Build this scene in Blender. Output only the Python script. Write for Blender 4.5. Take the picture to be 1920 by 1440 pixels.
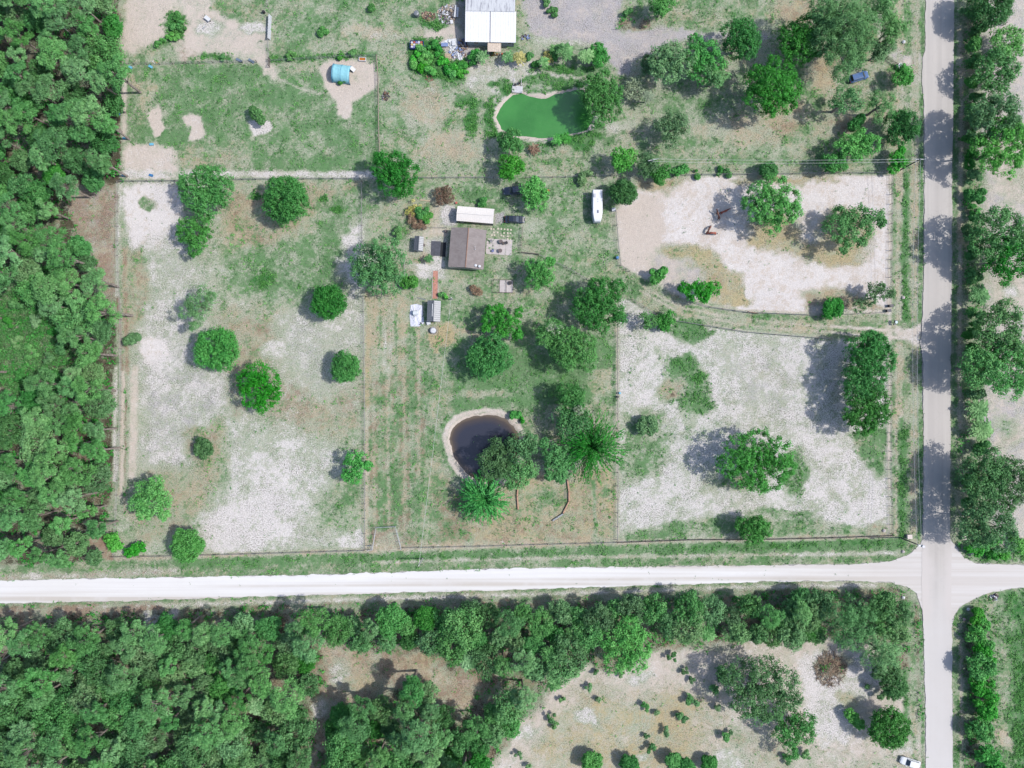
import bpy, bmesh, math, random
import numpy as np
from mathutils import Vector, Matrix
R = math.radians
for o in list(bpy.data.objects): bpy.data.objects.remove(o)
scene = bpy.context.scene
COL = scene.collection

# ---------------------------------------------------------------- camera, sky, sun, exposure
S = 7.5            # photo pixels (1920 wide) per metre on the ground
H = 177.8          # flying height of the drone
cam = bpy.data.cameras.new('camera'); cam.sensor_width = 36; cam.lens = 25.0
cam.clip_start = 1; cam.clip_end = 20000
camo = bpy.data.objects.new('camera', cam); COL.objects.link(camo)
camo.location = (0, 0, H); camo.rotation_euler = (0, 0, 0)
scene.camera = camo
SUN_EL = 52
w = bpy.data.worlds.new('World'); scene.world = w; w.use_nodes = True
wn = w.node_tree.nodes; wn.clear()
sky = wn.new('ShaderNodeTexSky'); sky.sky_type = 'NISHITA'; sky.sun_disc = False
sky.sun_elevation = R(SUN_EL); sky.sun_rotation = R(90); sky.dust_density = 1.6
bg = wn.new('ShaderNodeBackground'); bg.inputs[1].default_value = 0.15
wo = wn.new('ShaderNodeOutputWorld')
w.node_tree.links.new(sky.outputs[0], bg.inputs[0]); w.node_tree.links.new(bg.outputs[0], wo.inputs[0])
sl = bpy.data.lights.new('sun', 'SUN'); sl.energy = 3.3; sl.angle = R(0.55); sl.color = (1, 0.965, 0.91)
so = bpy.data.objects.new('sun', sl); COL.objects.link(so)
d = Vector((-math.cos(R(SUN_EL)), 0.0, -math.sin(R(SUN_EL))))
so.rotation_euler = d.to_track_quat('-Z', 'Y').to_euler(); so.location = (60, 0, 80)
scene.view_settings.view_transform = 'Standard'; scene.view_settings.look = 'None'
scene.view_settings.exposure = 1.16; scene.view_settings.gamma = 1
scene.view_settings.use_curve_mapping = False
K = 2.55           # lit white at this exposure, used to turn a seen colour into an albedo

# ---------------------------------------------------------------- helpers
def G(px, py, h=0.0):
    k = (1 - h / H) / S
    return ((px - 960) * k, (720 - py) * k)
def lin(c): c /= 255.0; return c / 12.92 if c <= .04045 else ((c + .055) / 1.055) ** 2.4
def alb(r, g, b, k=None):
    k = K if k is None else k
    return (lin(r) / k, lin(g) / k, lin(b) / k, 1)

class NT:
    def __init__(s, name):
        s.m = bpy.data.materials.new(name); s.m.use_nodes = True
        s.t = s.m.node_tree; s.t.nodes.clear()
        s.out = s.n('ShaderNodeOutputMaterial')
    def n(s, typ): return s.t.nodes.new(typ)
    def l(s, a, b): s.t.links.new(a, b)
    def put(s, v, sock):
        if hasattr(v, 'is_linked') or hasattr(v, 'links'): s.l(v, sock)
        else: sock.default_value = v
    def math(s, op, a, b=0.0, clamp=False):
        n = s.n('ShaderNodeMath'); n.operation = op; n.use_clamp = clamp
        s.put(a, n.inputs[0]); s.put(b, n.inputs[1]); return n.outputs[0]
    def mix(s, f, a, b, mode='MIX'):
        n = s.n('ShaderNodeMix'); n.data_type = 'RGBA'; n.blend_type = mode
        s.put(f, n.inputs[0]); s.put(a, n.inputs[6]); s.put(b, n.inputs[7]); return n.outputs[2]
    def noise(s, vec, scale, detail=3, rough=.55):
        n = s.n('ShaderNodeTexNoise'); n.inputs['Scale'].default_value = scale
        n.inputs['Detail'].default_value = detail; n.inputs['Roughness'].default_value = rough
        if vec is not None: s.l(vec, n.inputs['Vector'])
        return n.outputs['Fac']
    def mapr(s, v, a, b, c=0.0, d=1.0, smooth=False):
        n = s.n('ShaderNodeMapRange'); n.clamp = True
        if smooth: n.interpolation_type = 'SMOOTHSTEP'
        s.put(v, n.inputs[0]); n.inputs[1].default_value = a; n.inputs[2].default_value = b
        n.inputs[3].default_value = c; n.inputs[4].default_value = d; return n.outputs[0]
    def pos(s): return s.n('ShaderNodeNewGeometry').outputs['Position']
    def off(s, vec, o, sc=(1, 1, 1)):
        n = s.n('ShaderNodeMapping'); s.l(vec, n.inputs[0]); n.inputs[1].default_value = o
        n.inputs[3].default_value = sc; return n.outputs[0]
    def bsdf(s, col, rough=.8, spec=.25, metal=0.0, normal=None):
        b = s.n('ShaderNodeBsdfPrincipled'); s.put(col, b.inputs['Base Color'])
        s.put(rough, b.inputs['Roughness']); b.inputs['Specular IOR Level'].default_value = spec
        b.inputs['Metallic'].default_value = metal
        if normal: s.l(normal, b.inputs['Normal'])
        return b
    def bump(s, h, strength=.4, dist=.1):
        n = s.n('ShaderNodeBump'); n.inputs['Strength'].default_value = strength
        n.inputs['Distance'].default_value = dist; s.l(h, n.inputs['Height']); return n.outputs[0]
    def done(s, b): s.l(b.outputs[0], s.out.inputs[0]); return s.m

MATS = {}
def plain(name, rgb, rough=.6, spec=.35, metal=0.0, var=.18, scale=3.0, raw=False):
    """painted / weathered surface: a base colour with worn, noisy variation"""
    if name in MATS: return MATS[name]
    t = NT(name); c = rgb if raw else alb(*rgb)
    tc = t.n('ShaderNodeTexCoord').outputs['Object']
    n = t.noise(tc, scale, 4, .6)
    f = t.mapr(n, .3, .7)
    a = tuple(x * (1 - var) for x in c[:3]) + (1,); b = tuple(min(.9, x * (1 + var)) for x in c[:3]) + (1,)
    n2 = t.noise(tc, scale * 7, 2)
    col = t.mix(f, a, b); col = t.mix(t.mapr(n2, .55, .8, 0, var), col, (.12, .11, .1, 1))
    MATS[name] = t.done(t.bsdf(col, rough, spec, metal)); return MATS[name]

class MB:
    """collects shapes into one mesh"""
    def __init__(s): s.v = []; s.f = []
    def add(s, vs, fs):
        o = len(s.v); s.v += [tuple(x) for x in vs]; s.f += [tuple(i + o for i in f) for f in fs]; return s
    def box(s, c, d, rz=0.0, tilt=None, taper=1.0):
        hx, hy, hz = d[0] / 2, d[1] / 2, d[2] / 2
        m = Matrix.Rotation(rz, 4, 'Z')
        if tilt: m = m @ Matrix.Rotation(tilt[0], 4, 'X') @ Matrix.Rotation(tilt[1], 4, 'Y')
        vs = []
        for z in (-1, 1):
            k = taper if z > 0 else 1
            for x, y in ((-1, -1), (1, -1), (1, 1), (-1, 1)):
                vs.append(Vector(c) + m @ Vector((x * hx * k, y * hy * k, z * hz)))
        return s.add(vs, [(3, 2, 1, 0), (4, 5, 6, 7), (0, 1, 5, 4), (1, 2, 6, 5), (2, 3, 7, 6), (3, 0, 4, 7)])
    def tube(s, pts, rad, n=6, cap=True):
        pts = [Vector(p) for p in pts]
        if not hasattr(rad, '__len__'): rad = [rad] * len(pts)
        vs = []; fs = []
        for i, p in enumerate(pts):
            a = pts[max(0, i - 1)]; b = pts[min(len(pts) - 1, i + 1)]
            dd = (b - a).normalized()
            u = dd.orthogonal().normalized() if abs(dd.z) > .99 else dd.cross(Vector((0, 0, 1))).normalized()
            vv = dd.cross(u)
            for k in range(n):
                t = 2 * math.pi * k / n
                vs.append(p + (u * math.cos(t) + vv * math.sin(t)) * rad[i])
        for i in range(len(pts) - 1):
            for k in range(n):
                k2 = (k + 1) % n
                fs.append((i * n + k, i * n + k2, (i + 1) * n + k2, (i + 1) * n + k))
        if cap:
            fs.append(tuple(reversed(range(n)))); fs.append(tuple(range((len(pts) - 1) * n, len(pts) * n)))
        return s.add(vs, fs)
    def cyl(s, c, r, h, n=14, r2=None):
        return s.tube([c, (c[0], c[1], c[2] + h)], [r, r if r2 is None else r2], n)
    def loft(s, rings, cap=True):
        n = len(rings[0]); vs = [p for r in rings for p in r]; fs = []
        for i in range(len(rings) - 1):
            for k in range(n):
                k2 = (k + 1) % n
                fs.append((i * n + k, i * n + k2, (i + 1) * n + k2, (i + 1) * n + k))
        if cap: fs.append(tuple(reversed(range(n)))); fs.append(tuple(range((len(rings) - 1) * n, len(rings) * n)))
        return s.add(vs, fs)
    def build(s, name, mat, parent=None, smooth=False, kind=None):
        me = bpy.data.meshes.new(name); me.from_pydata(s.v, [], s.f); me.update()
        bm = bmesh.new(); bm.from_mesh(me); bmesh.ops.recalc_face_normals(bm, faces=bm.faces); bm.to_mesh(me); bm.free()
        if smooth: me.polygons.foreach_set('use_smooth', [True] * len(me.polygons))
        me.materials.append(mat)
        o = bpy.data.objects.new(name, me); COL.objects.link(o)
        if parent: o.parent = parent
        if kind: o['kind'] = kind
        return o

def tag(o, label, cat, group=None):
    o['label'] = label; o['category'] = cat
    if group: o['group'] = group
    return o
def thing(name, label, cat, loc=(0, 0, 0), rz=0.0, group=None):
    o = bpy.data.objects.new(name, None); COL.objects.link(o)
    o.empty_display_size = .3; o.location = loc; o.rotation_euler = (0, 0, rz)
    return tag(o, label, cat, group)
def copy_tree(o, parent=None):
    c = o.copy(); COL.objects.link(c)
    if parent: c.parent = parent
    for ch in [x for x in bpy.data.objects if x.parent == o]: copy_tree(ch, c)
    return c

# ---------------------------------------------------------------- ground: where each cover grows
def vnoise(x, y, seed):
    xi = np.floor(x).astype(np.int64); yi = np.floor(y).astype(np.int64)
    fx = x - xi; fy = y - yi; fx = fx * fx * (3 - 2 * fx); fy = fy * fy * (3 - 2 * fy)
    def h(a, b):
        n = (a * 374761393 + b * 668265263 + seed * 974711) & 0x7fffffff
        n = ((n ^ (n >> 13)) * 1274126177) & 0x7fffffff
        return ((n ^ (n >> 16)) & 0xffff) / 65535.0
    return (h(xi, yi) * (1 - fx) + h(xi + 1, yi) * fx) * (1 - fy) + (h(xi, yi + 1) * (1 - fx) + h(xi + 1, yi + 1) * fx) * fy
def fbm(x, y, seed, oct=4):
    a = .5; t = 0; n = 0
    for i in range(oct):
        t = t + a * vnoise(x, y, seed + i * 17); n += a; a *= .55; x = x * 2.03 + 7.3; y = y * 2.03 + 3.1
    return t / n
dense_x = np.arange(-48, 1970, 2.6); dense_y = np.arange(-48, 1490, 2.6)
far = [60, 140, 300, 600, 1200, 2500, 5000, 10000, 20000]
gx = np.concatenate([[dense_x[0] - f for f in reversed(far)], dense_x, [dense_x[-1] + f for f in far]])
gy = np.concatenate([[dense_y[0] - f for f in reversed(far)], dense_y, [dense_y[-1] + f for f in far]])
PX, PY = np.meshgrid(gx, gy)          # (ny, nx) photo-plan coordinates
sh = PX.shape
WX = PX + (fbm(PX / 34, PY / 34, 5) - .5) * 30 + (fbm(PX / 9, PY / 9, 9, 3) - .5) * 9
WY = PY + (fbm(PX / 34, PY / 34, 41) - .5) * 30 + (fbm(PX / 9, PY / 9, 77, 3) - .5) * 9
SX = PX + (fbm(PX / 12, PY / 12, 23, 3) - .5) * 5; SY = PY + (fbm(PX / 12, PY / 12, 61, 3) - .5) * 5
CH = ['tan', 'brown', 'gravel', 'beige', 'white', 'gold', 'green', 'humus', 'weed']
Wt = {c: np.zeros(sh) for c in CH}
def sdist(poly, X, Y, closed=True):
    P = np.array(poly, float); n = len(P); dmin = np.full(X.shape, 1e9); ins = np.zeros(X.shape, bool)
    for i in range(n if closed else n - 1):
        a = P[i]; b = P[(i + 1) % n]; ab = b - a; L = ab @ ab + 1e-9
        t = np.clip(((X - a[0]) * ab[0] + (Y - a[1]) * ab[1]) / L, 0, 1)
        dmin = np.minimum(dmin, np.hypot(X - a[0] - t * ab[0], Y - a[1] - t * ab[1]))
        if closed:
            c = ((a[1] > Y) != (b[1] > Y)) & (X < (b[0] - a[0]) * (Y - a[1]) / (b[1] - a[1] + 1e-12) + a[0])
            ins ^= c
    return np.where(ins, -dmin, dmin) if closed else dmin
def region(pts, soft, warp):
    m = soft + 40; xs = [p[0] for p in pts]; ys = [p[1] for p in pts]
    i0, i1 = np.searchsorted(gx, [min(xs) - m, max(xs) + m]); j0, j1 = np.searchsorted(gy, [min(ys) - m, max(ys) + m])
    sl_ = (slice(j0, j1), slice(i0, i1))
    X, Y = (WX, WY) if warp == 2 else (SX, SY) if warp == 1 else (PX, PY)
    return sl_, X[sl_], Y[sl_]
def lay(sl_, m, mixd):
    for c in CH:
        Wt[c][sl_] = Wt[c][sl_] * (1 - m) + m * mixd.get(c, 0.0)
def area(pts, soft=8, warp=2, **mixd):
    sl_, X, Y = region(pts, soft, warp)
    dd = sdist(pts, X, Y); lay(sl_, np.clip(.5 - dd / (2 * soft), 0, 1), mixd)
def spot(cx, cy, rx, ry, soft=.35, warp=2, **mixd):
    sl_, X, Y = region([(cx - rx * 1.5, cy - ry * 1.5), (cx + rx * 1.5, cy + ry * 1.5)], 10, warp)
    q = np.hypot((X - cx) / rx, (Y - cy) / ry); lay(sl_, np.clip((1 + soft / 2 - q) / soft, 0, 1), mixd)
def line(pts, wd, soft=3, warp=1, **mixd):
    sl_, X, Y = region(pts, wd + soft, warp)
    dd = sdist(pts, X, Y, False) - wd / 2; lay(sl_, np.clip(.5 - dd / (2 * soft), 0, 1), mixd)

area([(-30000, -30000), (30000, -30000), (30000, 30000), (-30000, 30000)], tan=.3, green=.3)
# western woods floor and the bare verge along it
area([(-25000, -25000), (228, -25000), (229, 340), (222, 560), (212, 1040), (190, 1085), (-25000, 1095)], 6, humus=.6, brown=.45, green=.25)
spot(50, 610, 85, 120, .4, humus=.45, weed=.35, brown=.35, green=.4)
area([(112, 350), (224, 345), (222, 420), (218, 560), (196, 560), (180, 490), (150, 440)], 8, brown=.58, tan=.4, white=.12, gravel=.25)
area([(180, 1000), (235, 990), (330, 1040), (300, 1062), (150, 1075)], 8, brown=.6, tan=.4)
# west pasture
area([(230, 342), (684, 338), (684, 1036), (212, 1043), (222, 560)], 3, 1, tan=.22, green=.3, white=.24)
area([(400, 590), (560, 560), (680, 690), (680, 800), (560, 850), (430, 880), (390, 760)], 25, tan=.46, green=.2, brown=.34, white=.16)
area([(430, 420), (560, 420), (690, 390), (690, 470), (600, 560), (500, 560), (430, 520)], 25, green=.62, tan=.1, white=.14)
area([(430, 345), (684, 342), (684, 370), (600, 420), (500, 470), (420, 470), (410, 400)], 20, tan=.6, green=.22, brown=.3)
area([(600, 390), (680, 355), (682, 425), (640, 470), (600, 455)], 14, green=.62)
area([(232, 348), (335, 344), (345, 400), (330, 470), (300, 470), (240, 470)], 8, white=.85, beige=.8)
spot(283, 385, 14, 12, .5, green=.55)
area([(262, 470), (350, 430), (390, 520), (380, 620), (300, 600), (262, 560)], 30, white=.42, green=.12, gravel=.2)
area([(280, 575), (340, 560), (380, 600), (360, 690), (300, 700), (258, 690), (262, 640)], 24, white=.52, gravel=.25)
spot(290, 660, 22, 26, .5, white=.9, beige=.9)
area([(232, 470), (270, 470), (285, 540), (270, 600), (240, 640)], 8, tan=.5, brown=.3, green=.25)
area([(262, 690), (400, 690), (430, 740), (400, 820), (350, 900), (300, 880), (262, 900)], 24, gravel=.42, white=.5)
area([(390, 780), (480, 780), (640, 850), (640, 900), (600, 960), (620, 1034), (390, 1040), (370, 980), (420, 900)], 30, white=.46, green=.12, gravel=.15)
area([(410, 950), (470, 880), (540, 830), (600, 850), (570, 930), (570, 1025), (390, 1036)], 32, white=.6)
spot(470, 985, 80, 48, .9, white=.88)
area([(620, 1000), (684, 990), (684, 1032), (640, 1034)], 6, white=.7)
area([(620, 900), (684, 900), (684, 985), (600, 1000)], 14, green=.42, tan=.3)
area([(640, 460), (684, 400), (684, 520), (684, 560), (650, 560), (665, 500)], 8, white=.7)
area([(625, 480), (690, 470), (680, 545), (650, 525)], 8, white=.75)
area([(520, 590), (684, 560), (684, 680), (600, 740), (520, 700)], 24, white=.36, gravel=.25)
spot(512, 660, 26, 16, .6, white=.6)
for q in ((490, 525, 26, 16), (480, 365, 12, 9), (632, 395, 10, 7), (610, 375, 12, 8)): spot(*q, .6, weed=.6, green=.7)
area([(262, 880), (380, 880), (420, 880), (380, 960), (340, 1010), (250, 1020), (240, 960)], 14, tan=.45, brown=.25, green=.2)
area([(340, 800), (420, 790), (430, 860), (380, 890), (340, 850)], 10, tan=.45, brown=.3, green=.3)
line([(232, 690), (228, 930)], 9, 3, beige=.8, tan=.5); line([(252, 690), (248, 890)], 16, 4, beige=.7, white=.3, gold=.15)
line([(237, 640), (234, 960)], 4, 2, humus=.45, brown=.5)
line([(233, 470), (236, 600), (238, 700)], 9, 3, brown=.5, tan=.6)
line([(226, 345), (221, 480), (219, 560)], 6, 3, white=.6); line([(217, 690), (214, 900)], 7, 3, white=.7)
line([(222, 560), (228, 690)], 8, 3, brown=.6)
# north-west paddocks
area([(232, -200), (505, -200), (508, 122), (230, 124)], 4, 1, tan=.35, green=.4)
area([(233, 45), (250, -40), (330, -40), (340, 0), (325, 25), (310, 75), (255, 98), (236, 95)], 8, beige=.8, tan=.3)
area([(335, -40), (400, -40), (398, 10), (430, 25), (470, 60), (500, 60), (508, 128), (470, 112), (400, 108), (340, 95), (315, 80), (330, 30)], 8, beige=.72, gravel=.2)
spot(475, 50, 28, 12, .5, white=.75); spot(392, 52, 26, 12, .6, white=.6)
spot(348, 97, 24, 12, .5, beige=.5, brown=.5)
area([(310, 85), (312, 50), (325, 20), (338, 22), (346, 50), (335, 82), (290, 85)], 4, weed=.75, green=.8)
area([(395, -40), (455, -40), (450, 20), (420, 30), (400, 12)], 8, green=.5, tan=.5)
line([(380, 105), (430, 108)], 10, 4, weed=.6, green=.7)
area([(231, 124), (480, 122), (520, 150), (600, 130), (712, 112), (714, 332), (230, 336)], 5, 1, green=.66, tan=.14, brown=.04)
area([(540, 150), (700, 150), (705, 300), (560, 320), (420, 300)], 40, green=.6, tan=.2)
area([(240, 150), (300, 140), (310, 200), (260, 230)], 20, tan=.55, green=.25)
area([(330, 270), (460, 280), (440, 325), (330, 322)], 18, tan=.5, green=.32, brown=.12)
for q in ((330, 190, 40, 22), (310, 150, 20, 10), (520, 185, 40, 18), (640, 260, 30, 22), (380, 150, 20, 14)): spot(*q, .9, green=.72)
spot(289, 226, 16, 27, .3, beige=.95); area([(342, 220), (358, 212), (378, 218), (380, 238), (385, 250), (378, 262), (352, 264), (358, 240), (345, 232)], 3, 1, beige=.95, white=.3)
area([(229, 268), (285, 266), (325, 276), (330, 310), (345, 335), (229, 337)], 6, beige=.9, white=.25)
line([(234, 150), (232, 260)], 9, 4, beige=.75, white=.2)
spot(246, 150, 10, 20, .6, tan=.7)
area([(462, 228), (480, 224), (508, 226), (510, 240), (500, 250), (475, 254)], 3, 1, white=.9)
area([(597, 128), (615, 108), (700, 112), (712, 150), (702, 168), (688, 178), (660, 192), (656, 216), (634, 216), (630, 192), (612, 168)], 4, 1, beige=.97)
spot(675, 140, 18, 12, .8, beige=.75, gold=.15); spot(646, 205, 13, 12, .3, beige=.9, white=.35)
area([(490, 100), (510, 100), (518, 135), (508, 145), (490, 135)], 5, beige=.8)
line([(515, 145), (560, 165), (600, 175)], 3, 2, beige=.5)
line([(229, 328), (400, 326), (560, 327), (700, 330)], 13, 4, white=.6, beige=.4)
line([(560, 326), (700, 325)], 8, 4, white=.8)
# north middle
area([(510, -200), (875, -200), (872, 40), (760, 60), (712, 110), (510, 115)], 10, tan=.3, green=.45, white=.12)
spot(740, 20, 70, 40, .9, green=.5, tan=.3); spot(690, 60, 60, 12, .9, tan=.5, white=.3)
line([(510, 112), (600, 106), (705, 102)], 9, 5, weed=.55, green=.6); spot(600, 50, 40, 18, .9, green=.5)
area([(714, 110), (870, 100), (930, 180), (925, 300), (720, 332)], 14, tan=.32, green=.42, white=.12)
spot(800, 200, 40, 30, .8, tan=.55, brown=.2, white=.15); spot(850, 270, 60, 30, .9, brown=.2, tan=.5, white=.1)
area([(860, 120), (985, 105), (1080, 125), (1080, 160), (985, 170), (920, 180), (885, 165)], 10, white=.5, beige=.35, green=.15)
area([(810, 50), (870, 45), (874, 72), (840, 78), (800, 70)], 6, beige=.75)
area([(840, 8), (875, 0), (875, 60), (850, 45)], 5, gravel=.6, brown=.4)
area([(765, 80), (830, 68), (842, 100), (860, 120), (850, 150), (800, 142), (770, 120)], 5, weed=.72, green=.8)
area([(843, 112), (875, 110), (868, 148), (850, 150)], 5, weed=.7, green=.8)
area([(820, 75), (895, 72), (900, 115), (840, 112)], 5, gravel=.5, beige=.4, brown=.3)
area([(785, 32), (850, 38), (846, 50), (800, 47)], 4, weed=.6, green=.7)
for q in ((870, 190, 14, 12), (885, 200, 12, 18), (878, 235, 14, 24), (860, 180, 10, 6)): spot(*q, .6, weed=.55, green=.8)
area([(975, 0), (1160, -50), (1165, 40), (1205, 54), (1300, 58), (1480, 62), (1480, 76), (1300, 72), (1240, 92), (1195, 112), (1180, 142), (1160, 140), (1140, 112), (1130, 90), (1040, 72), (1000, 60), (985, 40)], 6, gravel=.85, beige=.3)
area([(985, 62), (1040, 70), (1120, 86), (1110, 84), (1010, 80)], 8, white=.7)
area([(1165, -50), (1480, -50), (1480, 20), (1300, 50), (1210, 52), (1175, 40)], 12, green=.48, tan=.35)
spot(1190, 45, 28, 18, .6, humus=.35, brown=.5, tan=.4)
area([(1160, 150), (1260, 130), (1440, 120), (1480, 200), (1440, 310), (1200, 325), (1080, 325), (1000, 325), (930, 330), (930, 265), (1060, 270), (1130, 240)], 16, tan=.32, green=.4, white=.12)
spot(1380, 240, 60, 24, .9, white=.16, tan=.5, brown=.12); spot(1290, 195, 60, 30, .9, green=.5); spot(1150, 235, 30, 12, .7, white=.4, beige=.3, green=.3)
line([(1195, 302), (1660, 300)], 18, 10, green=.5, tan=.3); spot(1010, 300, 60, 20, .9, green=.4, tan=.4)
area([(1440, -50), (1660, -50), (1670, 110), (1660, 250), (1580, 310), (1460, 250)], 20, tan=.45, green=.4, brown=.1)
for q in ((1545, 135, 28, 34), (1470, 215, 40, 30), (1630, 60, 20, 40), (1590, 230, 40, 14), (1500, 20, 40, 25)): spot(*q, .7, brown=.4, gold=.35, tan=.5)
area([(1660, 108), (1685, 95), (1732, 104), (1732, 148), (1700, 160), (1700, 132)], 5, beige=.6, gravel=.6, white=.3)
spot(1648, 45, 10, 26, .6, beige=.7)
# home yard
area([(686, 338), (1150, 334), (1157, 395), (1165, 500), (1180, 520), (1157, 600), (1157, 700), (690, 700)], 5, 1, tan=.3, green=.42, white=.1)
area([(930, 345), (1150, 340), (1150, 500), (1010, 480), (985, 430)], 16, green=.52, tan=.24, white=.08)
spot(1080, 460, 50, 50, .9, green=.5, tan=.25); spot(905, 372, 40, 14, .6, green=.7); spot(985, 430, 28, 20, .8, white=.22, green=.25)
area([(770, 372), (850, 378), (850, 425), (840, 440), (770, 440), (765, 400)], 8, tan=.4, gold=.2, beige=.4)
area([(825, 384), (858, 384), (856, 420), (842, 426), (825, 420)], 4, gravel=.5, white=.6)
area([(765, 430), (842, 425), (842, 445), (765, 445)], 5, beige=.6, gold=.2)
area([(770, 445), (842, 443), (840, 520), (800, 525), (765, 500)], 5, gravel=.35, white=.5, tan=.3)
area([(765, 480), (812, 475), (815, 500), (770, 508)], 8, tan=.6, brown=.2); area([(770, 497), (840, 500), (835, 512), (790, 512)], 5, white=.7, beige=.4)
area([(926, 398), (946, 398), (944, 420), (926, 420)], 3, 1, gravel=.8)
spot(780, 400, 28, 30, .7, gold=.4, tan=.4, green=.3)
area([(690, 560), (1150, 560), (1155, 700), (690, 700)], 20, tan=.32, green=.45)
area([(850, 690), (1150, 620), (1155, 740), (1030, 765), (960, 770), (830, 770), (830, 700)], 14, green=.8, tan=.08)
spot(910, 738, 50, 10, .8, tan=.5, green=.3); spot(1128, 720, 26, 50, .8, green=.42, tan=.5)
area([(690, 545), (760, 552), (770, 700), (760, 760), (690, 700)], 10, tan=.62, green=.18, gold=.15, white=.05)
spot(728, 650, 12, 60, .8, white=.35, tan=.3)
area([(800, 610), (850, 598), (860, 620), (855, 645), (815, 648), (795, 640)], 6, gold=.8, tan=.6)
spot(812, 692, 9, 8, .5, gold=.8); spot(824, 655, 6, 5, .5, gold=.7); spot(930, 520, 8, 6, .5, gold=.4)
line([(835, 612), (905, 630)], 3, 2, gold=.4, tan=.7)
area([(760, 615), (800, 640), (820, 690), (810, 760), (755, 760)], 12, green=.5, tan=.3)
area([(688, 700), (860, 700), (830, 780), (820, 860), (860, 920), (1157, 900), (1157, 1012), (757, 1026), (690, 1032)], 8, tan=.34, green=.42, brown=.45)
area([(880, 880), (1156, 880), (1156, 1010), (880, 1018)], 14, tan=.5, gold=.36, brown=.34, green=.2)
# mowing stripes
for i, x in enumerate((700, 712, 727, 742, 757, 770, 784, 800)):
    line([(x, 560), (x + 2, 1000)], 5, 3, green=.5 if i % 2 else .1, tan=.3 if i % 2 else .55, brown=.15, white=.12 if i in (2, 3) else 0)
for x, y0, y1, g in ((773, 715, 1000, .62), (730, 740, 900, .5), (1113, 905, 1005, .6), (783, 900, 1010, .7)): line([(x, y0), (x + 3, y1)], 4, 3, green=g, tan=.2)
area([(820, 700), (845, 700), (830, 900), (800, 1000), (790, 1000)], 8, tan=.5, green=.35)
line([(690, 620), (686, 1025)], 7, 3, beige=.45, tan=.6); line([(690, 545), (690, 760)], 8, 3, gold=.45, tan=.6, brown=.2)
area([(706, 990), (745, 987), (752, 1028), (700, 1030)], 5, brown=.4, tan=.4, white=.2)
spot(1010, 940, 45, 34, .8, tan=.5, green=.3, gold=.15)
line([(700, 1026), (1157, 1016)], 12, 5, tan=.6, brown=.2, white=.2)
# pond edge sand
PG = [(931, 219), (938, 203), (950, 190), (962, 177), (977, 174), (992, 180), (1008, 184), (1025, 184), (1042, 177), (1060, 173), (1075, 170), (1092, 168), (1103, 195), (1112, 220), (1102, 242), (1085, 248), (1062, 252), (1040, 257), (1020, 259), (985, 255), (960, 252), (943, 244)]
PD = [(843, 822), (849, 803), (863, 790), (885, 782), (908, 778), (930, 780), (948, 787), (962, 800), (972, 815), (970, 850), (950, 890), (915, 905), (890, 898), (868, 880), (852, 858)]
def grow(poly, k):
    cx = sum(p[0] for p in poly) / len(poly); cy = sum(p[1] for p in poly) / len(poly)
    return [(cx + (x - cx) * (1 + k / math.hypot(x - cx, y - cy)), cy + (y - cy) * (1 + k / math.hypot(x - cx, y - cy))) for x, y in poly]
area(grow(PG, 22), 8, green=.55, weed=.35, white=.25)
area(grow(PG, 9), 3, 1, beige=.8, white=.5); area(grow(PG, 4), 2, 1, green=.3, beige=.75)
area(grow(PD, 20), 5, 1, green=.6, tan=.2); area(grow(PD, 14), 2, 1, beige=.85, white=.3, gravel=.2); area(grow(PD, 4), 3, 1, brown=.8, tan=.4)
for q in ((950, 160, 18, 16), (1010, 150, 30, 9), (1055, 156, 30, 9), (915, 215, 8, 30), (930, 245, 12, 9), (925, 160, 14, 9), (1060, 130, 60, 9), (1090, 262, 40, 14)): spot(*q, .6, weed=.5, green=.75)
# east paddock, drive, south-east paddock
area([(1157, 395), (1200, 340), (1290, 330), (1668, 328), (1668, 588), (1560, 590), (1400, 583), (1280, 560), (1180, 508), (1166, 500)], 4, 1, white=.68, beige=.97, tan=.2)
area([(1157, 395), (1230, 365), (1250, 430), (1235, 520), (1180, 508), (1166, 500)], 14, beige=.95)
area([(1220, 470), (1300, 480), (1340, 520), (1320, 540), (1250, 535), (1220, 520)], 10, gravel=.6, beige=.6)
area([(1232, 462), (1280, 455), (1350, 478), (1385, 520), (1400, 560), (1370, 572), (1320, 560), (1330, 520), (1290, 488), (1240, 475)], 8, gold=.55, tan=.5, green=.1)
spot(1275, 468, 24, 8, .7, gold=.7, green=.2); spot(1385, 565, 30, 9, .7, gold=.75); spot(1345, 525, 26, 20, .8, gold=.4, brown=.3, tan=.5)
area([(1190, 335), (1290, 332), (1300, 345), (1230, 360), (1195, 355)], 6, brown=.3, gold=.3, tan=.5)
area([(1395, 440), (1460, 430), (1560, 470), (1600, 470), (1610, 500), (1560, 500), (1480, 475), (1400, 465)], 10, gold=.6, tan=.5)
spot(1460, 430, 50, 35, .7, gold=.5, brown=.3, tan=.5); spot(1585, 440, 50, 48, .7, gold=.5, brown=.25, tan=.5)
area([(1370, 333), (1560, 330), (1580, 338), (1480, 345), (1380, 342)], 6, gold=.5, tan=.5)
area([(1500, 545), (1560, 530), (1620, 560), (1668, 580), (1560, 590), (1510, 580)], 10, brown=.35, tan=.6, gold=.2)
area([(1050, 430), (1110, 440), (1165, 500), (1280, 562), (1400, 586), (1560, 596), (1718, 612), (1720, 642), (1560, 636), (1400, 622), (1250, 606), (1180, 560), (1120, 520), (1060, 500)], 7, 1, green=.42, tan=.4)
for dy in (0, 11): line([(1200, 534 + dy), (1280, 578 + dy), (1420, 602 + dy), (1560, 612 + dy), (1690, 622 + dy * .8)], 3.4, 3.4, beige=.62, tan=.4)
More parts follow.
